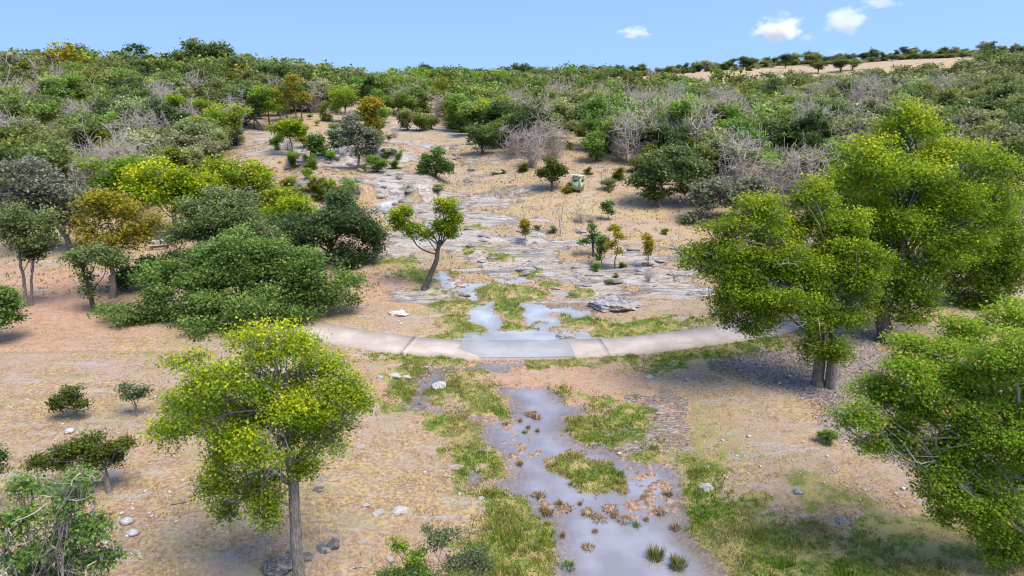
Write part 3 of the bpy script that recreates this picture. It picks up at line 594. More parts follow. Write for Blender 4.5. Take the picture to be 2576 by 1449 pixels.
hero('oak_tree', (180, 640), [(110, 470, 75, 50), (50, 500, 60, 60), (150, 540, 70, 55), (60, 430, 70, 40), (200, 500, 50, 50)], [(170, 600), (140, 560)], .3, 13000, .24, .5, 'oak_grey', 'sparse grey-green oak with twisted bare limbs at the left edge', seed=20, dead=14, sec=9, bark='bark_dark', ysh=-.1)
hero('elm_tree', (66, 770), [(60, 570, 60, 40), (30, 540, 45, 45), (95, 600, 50, 45), (20, 590, 35, 30), (125, 560, 40, 35)], [(60, 700), (48, 650), (46, 610)], .14, 7000, .17, .38, 'oak', 'slim forked tree with two pale trunks, left one', seed=21, sec=7, per=9)
hero('elm_tree', (80, 768), [(85, 615, 28, 30), (75, 640, 20, 22)], [(78, 700), (86, 650), (90, 630)], .11, 2600, .15, .3, 'oak_dark', 'slimmer dark-leaved tree just right of the pale forked trunk', seed=22, sec=5, per=9)
hero('oak_tree', (237, 785), [(215, 690, 12, 40), (225, 740, 13, 30), (250, 640, 55, 30), (200, 650, 35, 28), (290, 655, 40, 20)], [(228, 740), (212, 690), (207, 665), (225, 645)], .17, 5200, .15, .28, 'oak', 'leaning oak wrapped in leaves with a crooked dark trunk', seed=23, bark='bark_dark', sec=4, per=9)
hero('oak_tree', (360, 735), [(330, 690, 50, 25), (380, 670, 40, 28), (300, 710, 30, 15)], [(365, 715), (370, 700)], .1, 4500, .17, .3, 'oak_dark', 'low dark oak bush beside the straight grey trunk', seed=24, bark='bark_dark', sec=4)
hero('oak_tree', (-12, 860), [(0, 750, 42, 40), (20, 790, 32, 35), (-20, 800, 35, 40)], [(-10, 830), (-6, 800)], .14, 7000, .15, .3, 'oak_fresh', 'green oak cut off by the left edge of the photo', seed=25, sec=6)
# --- small shrubs on the left slope
hero('shrub', (197, 1054), [(170, 1000, 45, 26), (150, 1015, 30, 16), (195, 1010, 25, 18), (178, 980, 28, 14)], [(194, 1040), (186, 1020)], .045, 2600, .10, .16, 'juniper', 'small olive shrub with splayed stems on the dry left slope', 'shrub', seed=26, sec=9, per=7, start=.2, twig=.5, r_tip=.012)
hero('shrub', (345, 1046), [(330, 990, 30, 22), (350, 985, 25, 16), (310, 975, 15, 12)], [(343, 1030), (338, 1010)], .05, 1600, .10, .16, 'sage', 'thin grey-green shrub half behind the yellow elm', 'shrub', seed=27, sec=8, per=7, start=.2, twig=.5, r_tip=.012)
hero('shrub', (276, 1242), [(240, 1120, 62, 32), (150, 1150, 48, 26), (190, 1130, 50, 32), (300, 1115, 42, 18), (100, 1160, 30, 20), (260, 1155, 45, 25)], [(268, 1205), (262, 1180), (255, 1160)], .13, 11000, .085, .18, 'juniper', 'windswept dark green small tree leaning left on the dry slope', 'tree', seed=28, sec=12, start=.4, r_tip=.012)
hero('oak_tree', (90, 1700), [(70, 1230, 60, 35, 1), (160, 1260, 70, 40), (30, 1320, 60, 50), (220, 1330, 60, 40), (120, 1370, 90, 45), (250, 1400, 60, 25), (40, 1420, 60, 50), (170, 1440, 80, 40), (200, 1195, 30, 20), (300, 1385, 22, 15)], [(85, 1560), (70, 1420), (80, 1340)],   .13, 9000, .075, .16, 'green', 'open bright green oak with bare lichen-grey branches in the bottom left corner', seed=29, base_xy=(-12.2, 14.5), sec=16, per=7, dead=26, shell=.7, start=.3, ysh=.4, twig=2.5, r_tip=.012)
hero('oak_tree', (-30, 1300), [(-10, 1140, 22, 30), (-25, 1180, 40, 20)], [(-28, 1250), (-25, 1200)], .1, 1600, .085, .15, 'green', 'green oak sprig at the left edge beside the windswept tree', seed=30, sec=5)
# --- saplings in the very front
hero('sapling', (1130, 1520), [(1130, 1345, 50, 18), (1100, 1365, 40, 20), (1180, 1390, 40, 25), (1150, 1420, 70, 20), (1215, 1420, 30, 30), (1080, 1330, 20, 12)], [(1130, 1470), (1128, 1440), (1132, 1410)], .03, 3000, .075, .14, 'sage', 'feathery green sapling with red-brown stems at the bottom centre', 'sapling', seed=31, sec=9, per=12, start=.3, bark='bark_dark', twig=.3, r_tip=.008)
hero('sapling', (1030, 1510), [(1010, 1375, 22, 14), (1040, 1395, 30, 14), (995, 1360, 14, 10), (1050, 1425, 30, 12)], [(1029, 1465), (1026, 1430)], .025, 1500, .07, .12, 'lime', 'smaller yellow-tipped sapling left of the feathery green one', 'sapling', seed=32, sec=8, per=9, start=.3, bark='bark_dark', twig=.3, r_tip=.008)
hero('sapling', (990, 1530), [(985, 1440, 45, 14), (1060, 1447, 60, 12)], [(990, 1480), (988, 1455)], .02, 1600, .07, .12, 'green', 'low leafy green sapling cut off by the bottom edge', 'sapling', seed=33, sec=6, per=9, start=.3, bark='bark_dark', twig=.3, r_tip=.008)
# --- leaning tree by the water
hero('elm_tree', (1066, 728), [(1125, 520, 32, 26), (1118, 555, 36, 30), (1143, 555, 20, 28), (1008, 535, 26, 24), (1000, 560, 18, 18), (1040, 575, 24, 20), (1070, 590, 20, 16), (1125, 580, 26, 16)], [(1078, 700), (1094, 665), (1103, 640), (1098, 625), (1108, 605)], .27, 11000, .15, .28, 'elm', 'leaning elm with two yellow-green leaf tufts beside the rapids', seed=34, sec=5, bark='bark_dark', start=.75, per=12, ysh=-.05, dead=1)
# --- right-hand trees
hero('elm_tree', (2060, 966), [(1890, 520, 70, 50), (1840, 580, 80, 50), (1950, 600, 90, 65), (1780, 630, 65, 40, 1), (1900, 660, 110, 60, -1), (2020, 690, 90, 65), (1860, 740, 85, 60, -1), (1740, 650, 30, 25), (1960, 760, 85, 55, -2), (1775, 680, 25, 30), (1830, 800, 40, 25), (1900, 820, 45, 30, -1), (2050, 800, 70, 40, -1), (2040, 870, 35, 45, -1), (2090, 760, 60, 50), (1900, 740, 100, 60), (1980, 650, 100, 60), (1850, 640, 90, 60), (2060, 740, 80, 55)],
     [(2060, 920), (2062, 870), (2065, 820), (2050, 760), (2010, 690)], .33, 84000, .105, .30, 'elm', 'big elm with twin grey trunks and yellow top beside the lane, left trunk', nsub=12, seed=35, sec=10, bark='bark', drape=.35, dead=8, start=.45, ysh=-.12)
hero('elm_tree', (2094, 972), [(2120, 640, 70, 55), (2160, 700, 75, 60), (2110, 880, 40, 40, -1), (2140, 800, 70, 35), (2080, 610, 60, 50, 1), (2070, 530, 70, 55, 2), (2030, 480, 55, 40, 2), (2130, 570, 70, 55, 1), (1990, 560, 60, 45, 2), (2180, 640, 60, 50)], [(2093, 920), (2095, 870), (2100, 800), (2110, 720)], .33, 46000, .105, .30, 'elm_green', 'green elm joined to the twin grey trunks beside the lane, right trunk', seed=36, sec=10, bark='bark', drape=.3)
hero('elm_tree', (2228, 860), [(2290, 330, 95, 55), (2200, 390, 100, 60, -1), (2390, 380, 100, 60), (2160, 450, 80, 50, -1), (2480, 420, 75, 60), (2290, 440, 130, 60, -2), (2290, 275, 60, 25), (2210, 530, 100, 55, -1), (2400, 500, 110, 60), (2300, 580, 110, 60, -1), (2530, 500, 50, 60), (2210, 640, 90, 60), (2340, 660, 90, 50), (2250, 740, 80, 45), (2130, 560, 60, 50, 2), (2350, 520, 120, 70, 1), (2250, 480, 100, 60, 1), (2420, 610, 100, 60, 1), (2200, 590, 90, 60, 1), (2480, 520, 90, 60, 1), (2290, 690, 90, 50), (2180, 700, 80, 45), (2300, 745, 80, 35), (2150, 640, 80, 45), (2250, 560, 90, 50), (2190, 765, 65, 35), (2290, 790, 65, 30), (2170, 720, 60, 35, -1)],
     [(2226, 820), (2215, 790), (2240, 720), (2270, 620), (2280, 500)], .5, 105000, .13, .36, 'elm', 'largest yellow-topped elm with pale twisting limbs on the right', nsub=13, seed=37, sec=9, bark='bark_dark', dead=10, start=.35)
hero('elm_tree', (2353, 775), [(2450, 560, 100, 60), (2540, 600, 70, 70), (2400, 640, 90, 55), (2500, 690, 90, 55), (2570, 540, 60, 60), (2360, 590, 60, 50), (2420, 720, 70, 35), (2480, 630, 110, 70), (2560, 680, 70, 60), (2500, 745, 80, 35), (2430, 760, 60, 25)], [(2352, 750), (2350, 720), (2380, 660)], .42, 42000, .145, .36, 'elm_green', 'green elm with a straight dark trunk right of the largest elm', nsub=13, seed=38, sec=8, bark='bark_dark', dead=6)
hero('elm_tree', (2700, 1650), [(2420, 830, 90, 50, 2), (2540, 800, 80, 50, 2), (2330, 880, 100, 60, 1), (2470, 920, 110, 70), (2220, 980, 90, 55, 1), (2350, 1010, 130, 70), (2500, 1050, 120, 90), (2160, 1040, 70, 45), (2270, 1090, 90, 55), (2420, 1150, 110, 70), (2540, 1200, 90, 90), (2380, 1230, 80, 60, -.5), (2470, 1320, 80, 60), (2540, 1390, 70, 60), (2620, 1000, 90, 160), (2640, 1250, 80, 160), (2190, 1120, 40, 20), (2370, 1290, 40, 30), (2560, 900, 100, 80, -1), (2420, 980, 110, 80), (2300, 950, 90, 60), (2450, 1080, 110, 80), (2350, 1150, 90, 60), (2560, 1300, 90, 90), (2500, 1250, 90, 70, -1), (2570, 1120, 90, 100, -1)],
     [(2680, 1500), (2640, 1350), (2600, 1150), (2560, 1000)], .3, 175000, .075, .2, 'lime', 'dense bright green tree filling the lower right corner with pinkish seed tufts', nsub=14, seed=39, base_xy=(21.5, 22.0), sec=9, per=16, dead=5, start=.4, ysh=-.05, thick=.7)
# --- young trees on the rock flats
S = [((1530, 555), [(1528, 512, 16, 13), (1533, 530, 14, 10), (1520, 520, 9, 8)], .05, 'green', 'small round-headed green sapling alone in the golden grass right of the snag'),
     ((1321, 611), [(1320, 562, 9, 14), (1322, 580, 6, 10)], .035, 'golden', 'thin orange sapling on the grey rock shelf'),
     ((1493, 645), [(1487, 572, 14, 14), (1497, 592, 16, 14), (1470, 608, 17, 12), (1505, 612, 12, 12), (1490, 600, 18, 10)], .12, 'green', 'deep green crooked young tree on the rock flats'),
     ((1513, 668), [(1513, 605, 13, 14), (1512, 625, 13, 14), (1508, 645, 9, 8)], .05, 'oak_fresh', 'slender pale green sapling between the green and the orange young trees'),
     ((1547, 676), [(1543, 572, 16, 12), (1553, 590, 20, 14), (1540, 612, 22, 14), (1555, 630, 16, 10)], .06, 'golden', 'orange-yellow young elm on the rock flats'),
     ((1631, 672), [(1628, 595, 10, 13), (1632, 625, 12, 14), (1630, 610, 10, 9)], .05, 'golden', 'narrow olive-gold sapling standing apart to the right'),
     ((1095, 447), [(1100, 385, 22, 16), (1080, 405, 24, 18), (1115, 415, 22, 18), (1065, 420, 18, 16), (1130, 425, 14, 14), (1098, 425, 26, 14)], .16, 'green', 'bright green rounded oak on the slope right of the waterfall'),
     ((1389, 478), [(1388, 415, 28, 16), (1370, 430, 20, 16), (1408, 430, 18, 18), (1388, 443, 28, 14)], .16, 'juniper', 'round olive juniper tree left of the pale hunting blind')]
for i, (b, bl, rad, pal, lab) in enumerate(S):
    x0, y0 = bl[0][0], bl[0][1]
    hero('young_tree' if i < 6 else 'oak_tree' if i == 6 else 'juniper_tree', b, bl, [(b[0] + (x0 - b[0]) * .2, b[1] + (bl[-1][1] - b[1]) * .5), (bl[-1][0], bl[-1][1]), (bl[0][0] * .5 + bl[-1][0] * .5, bl[0][1] * .5 + bl[-1][1] * .5)], rad, 1500 if i < 6 else 5000, .14 if i < 6 else .2, .2 if i < 6 else .32, pal, lab, 'tree', seed=50 + i, sec=5, per=8, start=.4, bark='bark_dark', twig=.5, ysh=.1 if i < 6 else 0, shell=.6, r_tip=.012)
# waterfall trees
for i, (b, bl, rad, pal, lab, n_) in enumerate([
    ((900, 428), [(880, 310, 35, 30), (905, 340, 40, 32), (930, 365, 25, 25), (870, 350, 28, 25), (905, 385, 30, 14)], .16, 'oak_grey', 'grey-leaved slanting tree with a pale trunk above the rock wall', 5500),
    ((945, 400), [(935, 260, 28, 22), (940, 300, 24, 30), (925, 285, 18, 24), (945, 345, 16, 26)], .14, 'golden', 'tall narrow yellow tree leaning over the waterfall', 5500),
    ((738, 393), [(700, 320, 28, 14), (735, 312, 32, 14), (760, 325, 20, 16), (725, 335, 28, 10)], .10, 'elm', 'flat-topped yellow tree with a bare crooked trunk on the upper ledges', 3000),
    ((862, 310), [(860, 235, 25, 22), (850, 255, 22, 20), (880, 245, 18, 20)], .12, 'lime', 'pale green feathery tree standing behind the upper creek', 3500),
    ((780, 400), [(795, 345, 18, 14), (800, 370, 22, 14), (785, 360, 12, 12)], .09, 'oak_fresh', 'small green tree on the ledge between the yellow and the grey trees', 2500),
    ((850, 390), [(845, 340, 16, 16), (852, 360, 14, 10)], .07, 'sage', 'thin blue-green sapling left of the grey-leaved tree', 2000),
    ((735, 330), [(740, 200, 32, 22), (715, 235, 30, 22), (755, 240, 28, 20), (700, 260, 26, 16)], .16, 'golden', 'yellow-orange elm at the edge of the left woods', 4500),
    ((665, 330), [(660, 240, 38, 24), (630, 265, 36, 20), (690, 265, 34, 20), (600, 275, 28, 16)], .2, 'lime', 'lime green spreading elm with a shaded bare stand of trunks beneath', 6500),
    ((490, 335), [(460, 250, 50, 18), (500, 262, 50, 20), (540, 275, 30, 20), (430, 265, 30, 16)], .2, 'lime', 'brightest lime green dome in the left woods', 6500),
    ((1660, 520), [(1640, 400, 42, 26), (1700, 390, 50, 28), (1750, 420, 50, 30), (1680, 440, 55, 30), (1620, 450, 45, 26), (1740, 470, 60, 30), (1650, 480, 45, 20)], .25, 'oak', 'wide grey-green oak with a pale trunk at the right edge of the clearing', 14000),
    ((1830, 560), [(1800, 480, 60, 30), (1860, 500, 50, 35), (1760, 510, 40, 22), (1740, 545, 35, 14), (1900, 470, 50, 35)], .25, 'oak_grey', 'silvery drooping oak between the clearing and the yellow elm', 10000)]):
    by_ = bl[-1][1]
    hero('tree', b, bl, [(b[0] * .7 + bl[-1][0] * .3, b[1] * .5 + by_ * .5), (bl[-1][0], by_), (np.mean([q[0] for q in bl]), np.mean([q[1] for q in bl]))], rad, n_, .26, .42, pal, lab, 'tree', seed=70 + i, sec=6, per=9, start=.5, twig=.5, dead=(10 if pal == 'oak_grey' else 0), bark='bark' if pal in ('oak_grey', 'oak') else 'bark_dark')
for i, (px, py) in enumerate([(620, 318), (640, 325), (655, 330), (678, 322), (705, 312), (722, 308), (745, 305), (760, 300)]):
    x, y, _ = atp(px, py); z = gh(x, y); g = Geo(); r = np.random.default_rng(90 + i)
    P = curve((0, 0, -.2), (r.normal(0, .3), 0, 5.5), 8, .03, r); g.tube(P, np.linspace(.16, .09, 8), 6)
    for _ in range(6): s3 = P[r.integers(4, 8)]; g.tube(curve(s3, s3 + (r.normal(0, 1), r.normal(0, 1), 1.5), 5, .08, r), np.linspace(.06, .02, 5), 4)
    root = empty('tree', (x, y, z)); tag(root, 'bare-stemmed tree in the shaded stand under the lime green elm', 'tree', 'bare-stemmed trees in the shaded stand')
    gv, gf = g.get(); obj('trunk', mesh('trunk', gv, gf, M['bark_dark'], smooth=True), root)
    V, T, col, cc, idx = crown([(0, 0, 6.5, 2.6, 2.4, 1.5)], 1600, .28, .4, 'oak_dark' if i % 2 else 'oak_fresh', r, 9)
    obj('crown', mesh('crown', V, [T], M['leaf'], {'col': col}), root)

# ------------------------------------------------------------------ woods on the slopes: a few models, copied
def model(kind, seed, far=False):
    r = np.random.default_rng(seed); g = Geo(); bl = []
    if kind in ('oak', 'oak_dark', 'oak_fresh', 'oak_grey', 'golden', 'lime', 'green', 'sage'):
        hgt = 4.6 if kind not in ('golden', 'lime') else 5.6
        for k in range(7): a = r.uniform(0, 6.28); q = r.uniform(.4, 1.7); bl.append((q * math.cos(a), q * math.sin(a), hgt * r.uniform(.24 if k % 2 else .5, .80), r.uniform(1.0, 1.6), r.uniform(1.0, 1.6), r.uniform(.75, 1.15)))
        path = [(0, 0, -.3), (r.normal(0, .1), 0, .7), (r.normal(0, .2), r.normal(0, .2), 1.4), (0, 0, 2.2)]
    else:
        for k in range(5): q = k / 4; bl.append((r.normal(0, .45), r.normal(0, .45), .75 + 2.9 * q, 1.55 * (1 - .55 * q), 1.55 * (1 - .55 * q), .85))
        path = [(0, 0, -.3), (0, 0, .5), (.05, 0, 1.4), (0, 0, 2.8)]
    n = 340 if far else 4200
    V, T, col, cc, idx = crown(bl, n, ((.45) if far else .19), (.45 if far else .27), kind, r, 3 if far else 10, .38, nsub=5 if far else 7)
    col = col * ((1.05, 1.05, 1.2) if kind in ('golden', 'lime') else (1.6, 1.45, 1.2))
    if not far:
        P = np.array(path, float); s = np.linspace(0, 3, 8); P = np.stack([np.interp(s, range(4), P[:, k]) for k in range(3)], 1)
        limbs(g, P, .16, bl, cc, idx, r, 3, start=.4, twig=.5, sides=5)
        gv, gf = g.get()
    else: gv, gf = None, None
    return (V, T, col), (gv, gf)
def bare_model(seed, far=False):
    r = np.random.default_rng(seed); g = Geo()
    if far:
        n = 110; a = r.uniform(0, 6.28, n); e = np.stack([np.cos(a) * r.uniform(.3, 2, n), np.sin(a) * r.uniform(.3, 2, n), r.uniform(.6, 2.0, n)], 1); b = e * (.35, .35, .1)
        sd = np.cross(e - b, r.normal(size=(n, 3))); sd /= np.linalg.norm(sd, axis=1)[:, None]
        V = np.stack([b + sd * .11, b - sd * .11, e], 1).reshape(-1, 3); return V, [np.arange(3 * n).reshape(n, 3)]
    for k in range(11):
        a = r.uniform(0, 6.28); lean = r.uniform(.1, .75); e = np.array([math.cos(a) * 2.0 * lean, math.sin(a) * 2.0 * lean, r.uniform(1.8, 3.3)])
        q = curve((r.normal(0, .12), r.normal(0, .12), -.2), e, 7, .08, r); g.tube(q, np.linspace(.045, .016, 7), 4)
        for _ in range(8):
            s = q[r.integers(2, 7)]; d = r.normal(size=3); d[2] = abs(d[2]) * .8; e2 = s + d * .62; q2 = curve(s, e2, 5, .1, r); g.tube(q2, np.linspace(.025, .011, 5), 3)
            for _ in range(6): s3 = q2[r.integers(1, 5)]; g.tube(curve(s3, s3 + r.normal(size=3) * .36 + (0, 0, .1), 3, .1, r), [.018, .014, .008], 3)
    gv, gf = g.get(); return gv, gf
LIB = {}
for kind, cnt in (('oak', 3), ('oak_dark', 3), ('oak_fresh', 2), ('oak_grey', 2), ('juniper', 4), ('golden', 1), ('lime', 1), ('green', 1), ('sage', 2)):
    LIB[kind] = []
    for s in range(cnt):
        (V, T, col), (gv, gf) = model(kind, hash(kind) % 1 + 200 + s + len(LIB) * 17)
        cm = mesh('crown', V, [T], M['leaf_far'], {'col': col}); tm = mesh('trunk', gv, gf, M['bark'] if kind == 'oak_grey' else M['bark_dark'], smooth=True)
        nV = len(gv); allV = np.concatenate([gv, V]); fs = gf + [T + nV]; mi = np.concatenate([np.zeros(sum(len(f) for f in gf)), np.ones(len(T))])
        jm = mesh('tree', allV, fs, [M['bark_dark'], M['leaf_far']], {'col': np.concatenate([np.zeros((nV, 3)), col])}, midx=mi)
        LIB[kind].append((cm, tm, jm))
LIB['bare'] = [mesh('bare_shrub', *bare_model(300 + s), M['dead'], smooth=True) for s in range(5)]
NAMES = {'oak': 'oak_tree', 'oak_dark': 'live_oak_tree', 'oak_fresh': 'oak_tree', 'oak_grey': 'oak_tree', 'juniper': 'juniper_bush', 'golden': 'elm_tree', 'lime': 'elm_tree', 'green': 'oak_tree', 'sage': 'scrub_bush', 'bare': 'bare_shrub'}
WORDS = {'oak': 'grey-green oak', 'oak_dark': 'dark green oak', 'oak_fresh': 'mid green oak', 'oak_grey': 'silvery half-bare oak', 'juniper': 'olive green juniper', 'golden': 'yellow-orange leafed elm', 'lime': 'light green elm', 'green': 'bright green oak', 'sage': 'pale sage green scrub bush', 'bare': 'leafless grey shrub'}
CATS = {'juniper': 'juniper', 'bare': 'bare shrub', 'sage': 'bush'}
PRNG = random.Random(7)
PLACED = []
def place(kind, x, y, width, hgt, where=None, label=None, big=None):
    z = gh(x, y); px, py, dep = proj(x, y, z); wpx = width * F / dep
    if where is None:
        colw = 'the far left hillside' if px < 380 else 'the left hillside' if px < 900 else 'the slope above the waterfall' if px < 1300 else 'the middle slope behind the clearing' if px < 1750 else 'the right hillside' if px < 2200 else 'the far right hillside'
        where = ('low on ' if y < 110 else 'halfway up ' if y < 145 else 'high on ') + colw
    lab = label or f"{WORDS[kind]} {where}"; grp = None if label else f"{WORDS[kind].replace('bush', 'bushe') if kind == 'sage' else WORDS[kind]}s {where}"
    rz = PRNG.uniform(0, 6.28)
    if kind == 'bare':
        o = obj(NAMES[kind], PRNG.choice(LIB['bare']), None, (x, y, z)); o.scale = (width / 3.6, width / 3.6, hgt / 3.0)
    else:
        cm, tm, jm = PRNG.choice(LIB[kind]); s = (width / 5.0 if kind != 'juniper' else width / 3.6); hz = hgt / (4.7 if kind not in ('golden', 'lime') else 5.6)
        if wpx > 46:
            o = empty(NAMES[kind], (x, y, z)); obj('trunk', tm, o); obj('crown', cm, o)
        else: o = obj(NAMES[kind], jm, None, (x, y, z))
        o.scale = (s, s, hz)
    if label is None and kind not in ('bare', 'golden', 'lime'): o.scale.z *= 1.12; o.location.z -= .10 * hgt
    o.rotation_euler = (PRNG.gauss(0, .04), PRNG.gauss(0, .04), rz)
    tag(o, lab, CATS.get(kind, 'tree'), grp); PLACED.append((x, y, width)); return o
def put(kind, px, py, wpx, hpx, label=None):
    x, y, z = atp(px, py); dep = proj(x, y, z)[2]; h_ = hpx * dep / F; o = place(kind, x, y, wpx * dep / F * 1.12, h_, label=label)
    if kind not in ('bare', 'golden', 'lime', 'oak_grey') or py > 330: o.scale.z *= 1.3; o.location.z -= .24 * h_
    return o
# individually readable bushes along the clearing (sheet position of the foot, width, height)
for a in [('oak_dark', 1212, 392, 92, 78, 'large dark green bush at the lower corner of the scrub above the clearing'),
          ('oak_fresh', 1260, 330, 90, 60, 'leafy mid green oak uphill of the large dark bush'),
          ('oak_fresh', 1190, 300, 80, 55, None), ('juniper', 1150, 320, 60, 60, None), ('green', 1400, 305, 110, 62, 'widest bright green oak dome on the middle slope'),
          ('green', 1330, 290, 80, 50, None), ('juniper', 1365, 320, 55, 50, None), ('juniper', 1315, 430, 32, 26, 'small round olive bush at the foot of the grey brush'),
          ('bare', 1290, 400, 75, 62, 'leafless silver shrub right of the large dark bush'), ('bare', 1340, 420, 85, 68, 'widest leafless silver shrub above the small round olive bush'), ('bare', 1390, 400, 80, 70, 'leafless silver shrub above the round olive juniper'), ('bare', 1370, 350, 70, 50, None),
          ('juniper', 1345, 375, 46, 52, 'dark olive juniper rising out of the silver brush'), ('juniper', 1385, 370, 34, 50, 'narrow olive juniper behind the silver brush'), ('juniper', 1428, 380, 24, 26, 'tiny olive juniper on the bare gap of the slope'),
          ('juniper', 1470, 350, 42, 52, 'upright olive juniper right of the bare gap'), ('juniper', 1432, 335, 50, 50, None),
          ('green', 1500, 410, 82, 78, 'rounded bright green bush at the head of the clearing'), ('bare', 1550, 408, 60, 60, 'leafless shrub tucked against the rounded bright green bush'),
          ('oak_fresh', 1570, 350, 75, 62, None), ('juniper', 1555, 450, 38, 36, 'olive juniper right of the pale hunting blind'), ('sage', 1535, 478, 42, 34, 'grey-green bush just below the olive juniper by the blind'), ('juniper', 1480, 440, 24, 22, 'small yellow-green bush above the pale hunting blind'),
          ('juniper', 1432, 478, 36, 22, 'low green bush touching the left side of the hunting blind'), ('juniper', 1265, 435, 14, 12, 'tiny green bush alone on the open slope'),
          ('oak', 1025, 335, 62, 60, 'grey-green multi-stemmed oak above the rocky bank'), ('oak_fresh', 1065, 335, 70, 66, 'taller green multi-stemmed oak above the rocky bank'), ('oak', 1085, 330, 40, 40, None),
          ('bare', 1512, 285, 60, 50, None), ('golden', 1698, 250, 34, 18, 'single orange bush on the far slope'), ('bare', 1960, 285, 60, 44, 'pale leafless dome of twigs on the right slope'), ('golden', 1995, 315, 44, 30, 'small yellow bush among the bare brush on the right slope'),
          ('green', 1830, 360, 120, 60, None), ('oak_fresh', 1910, 385, 90, 60, None), ('juniper', 1965, 350, 48, 36, None), ('juniper', 2008, 365, 48, 46, None), ('green', 2050, 370, 60, 46, None), ('oak_fresh', 2095, 375, 60, 36, None),
          ('oak', 2000, 430, 100, 60, None), ('bare', 1850, 440, 90, 70, 'large silver leafless brush left of the silvery oak'), ('bare', 1900, 420, 80, 60, None), ('bare', 1950, 450, 70, 60, None), ('oak', 2060, 440, 80, 60, None),
          ('juniper', 220, 378, 70, 62, 'dark leaning oak bush with a bent trunk on the left slope'), ('juniper', 440, 375, 54, 60, 'bright green juniper mound in the left woods'), ('oak_dark', 395, 385, 80, 46, None), ('green', 545, 375, 80, 48, 'bright green mound left of the rock ledges'), ('oak_grey', 600, 365, 52, 56, 'grey-green bush at the left end of the rock ledges'),
          ('juniper', 355, 300, 50, 60, None), ('juniper', 330, 290, 50, 55, None), ('bare', 430, 300, 80, 60, 'bleached thicket under the brightest lime dome'), ('bare', 500, 330, 80, 60, 'bare purple-grey thicket beside the lime dome'), ('bare', 70, 240, 120, 50, 'pale bare thicket high on the left hillside'), ('bare', 60, 385, 110, 60, None), ('bare', 140, 440, 90, 60, None),
          ('golden', 50, 220, 34, 20, 'rust-orange tree high on the left hillside'), ('golden', 200, 195, 50, 30, None), ('golden', 365, 210, 34, 22, None),
          ('green', 950, 435, 60, 45, 'bright green grassy shrub at the head of the waterfall'), ('green', 790, 430, 34, 40, None), ('green', 735, 415, 26, 22, None), ('sage', 750, 500, 60, 34, 'pale sage green bush below the left rock wall'), ('oak_fresh', 880, 520, 60, 70, 'green bush in front of the waterfall pool'), ('juniper', 800, 490, 40, 40, None), ('juniper', 838, 500, 36, 40, None), ('juniper', 1026, 460, 14, 14, None), ('sage', 1100, 480, 30, 10, None), ('sage', 1102, 470, 40, 12, None),
          ('sage', 1350, 578, 26, 14, 'low grey-green shrub on the rock shelf'), ('sage', 1392, 585, 26, 20, 'olive tussock bush at the foot of the snag'), ('green', 1498, 682, 30, 24, 'vivid green bush at the foot of the green crooked tree'), ('juniper', 1565, 672, 24, 18, None), ('sage', 1550, 695, 18, 14, None), ('sage', 1535, 710, 26, 16, None), ('bare', 1460, 560, 36, 20, 'low grey brush patch behind the snag'), ('bare', 1485, 560, 30, 14, None), ('bare', 1630, 710, 24, 22, None), ('green', 1672, 590, 22, 16, 'small bright green bush in the golden grass'),
          ('green', 2076, 1118, 56, 40, 'bright green rounded bush at the edge of the dark leaf litter')]:
    put(*a)
UC = dd((630, 350), (700, 300), (860, 295), (960, 300), (1000, 330), (1010, 400), (985, 440), (900, 450), (800, 520), (740, 540), (700, 470), (720, 430), (640, 400))
def _in(p, x, y):
    ins = False
    for i in range(len(p)):
        (ax, ay), (bx_, by_) = p[i], p[(i + 1) % len(p)]
        if ((ay > y) != (by_ > y)) and x < (bx_ - ax) * (y - ay) / (by_ - ay + 1e-12) + ax: ins = not ins
    return ins
k_ = 0
while k_ < 46:
    px, py = PRNG.uniform(620, 1020), PRNG.uniform(290, 545)
    if not _in(UC, px, py): continue
    w_ = PRNG.uniform(16, 44) * (1 if py < 420 else 1.1)
    put(PRNG.choice(['green', 'lime', 'sage', 'oak_fresh', 'lime', 'golden', 'oak_grey', 'juniper', 'bare', 'green']), px, py, w_, w_ * PRNG.uniform(.6, 1.1)); k_ += 1
for kd, px, py, a_, b_ in [('lime', 870, 290, 60, 80), ('golden', 700, 290, 55, 60), ('lime', 820, 260, 60, 60), ('green', 960, 290, 60, 60), ('oak_fresh', 1000, 265, 70, 50), ('juniper', 1110, 245, 60, 50), ('green', 900, 255, 60, 55), ('juniper', 1040, 250, 60, 50), ('oak', 560, 300, 70, 60), ('sage', 1130, 290, 50, 40)]: put(kd, px, py, a_, b_)
forest = [dd((-200, 640), (-200, 100), (700, 100), (1000, 120), (1500, 140), (1570, 210), (1750, 214), (2060, 207), (2270, 197), (2420, 178), (2600, 135), (2700, 120), (2900, 200), (2900, 620), (2500, 640), (2300, 600), (2120, 590), (1900, 560), (1780, 520), (1640, 480), (1600, 450), (1570, 420), (1440, 330), (1420, 360), (1330, 410),
             (1230, 370), (1150, 335), (1090, 290), (1000, 300), (960, 270), (840, 270), (810, 290), (700, 290), (620, 320), (600, 360), (560, 400), (480, 480), (420, 520), (200, 560), (0, 600))]
clear = [dd((600, 340), (760, 290), (870, 285), (900, 300), (960, 260), (985, 300), (960, 420), (640, 440)), dd((1060, 240), (1120, 235), (1130, 265), (1080, 280)), dd((1405, 330), (1450, 330), (1440, 400), (1400, 400))]
def inpoly(p, x, y):
    ins = False; n = len(p)
    for i in range(n):
        (ax, ay), (bx, by) = p[i], p[(i + 1) % n]
        if ((ay > y) != (by > y)) and x < (bx - ax) * (y - ay) / (by - ay + 1e-12) + ax: ins = not ins
    return ins
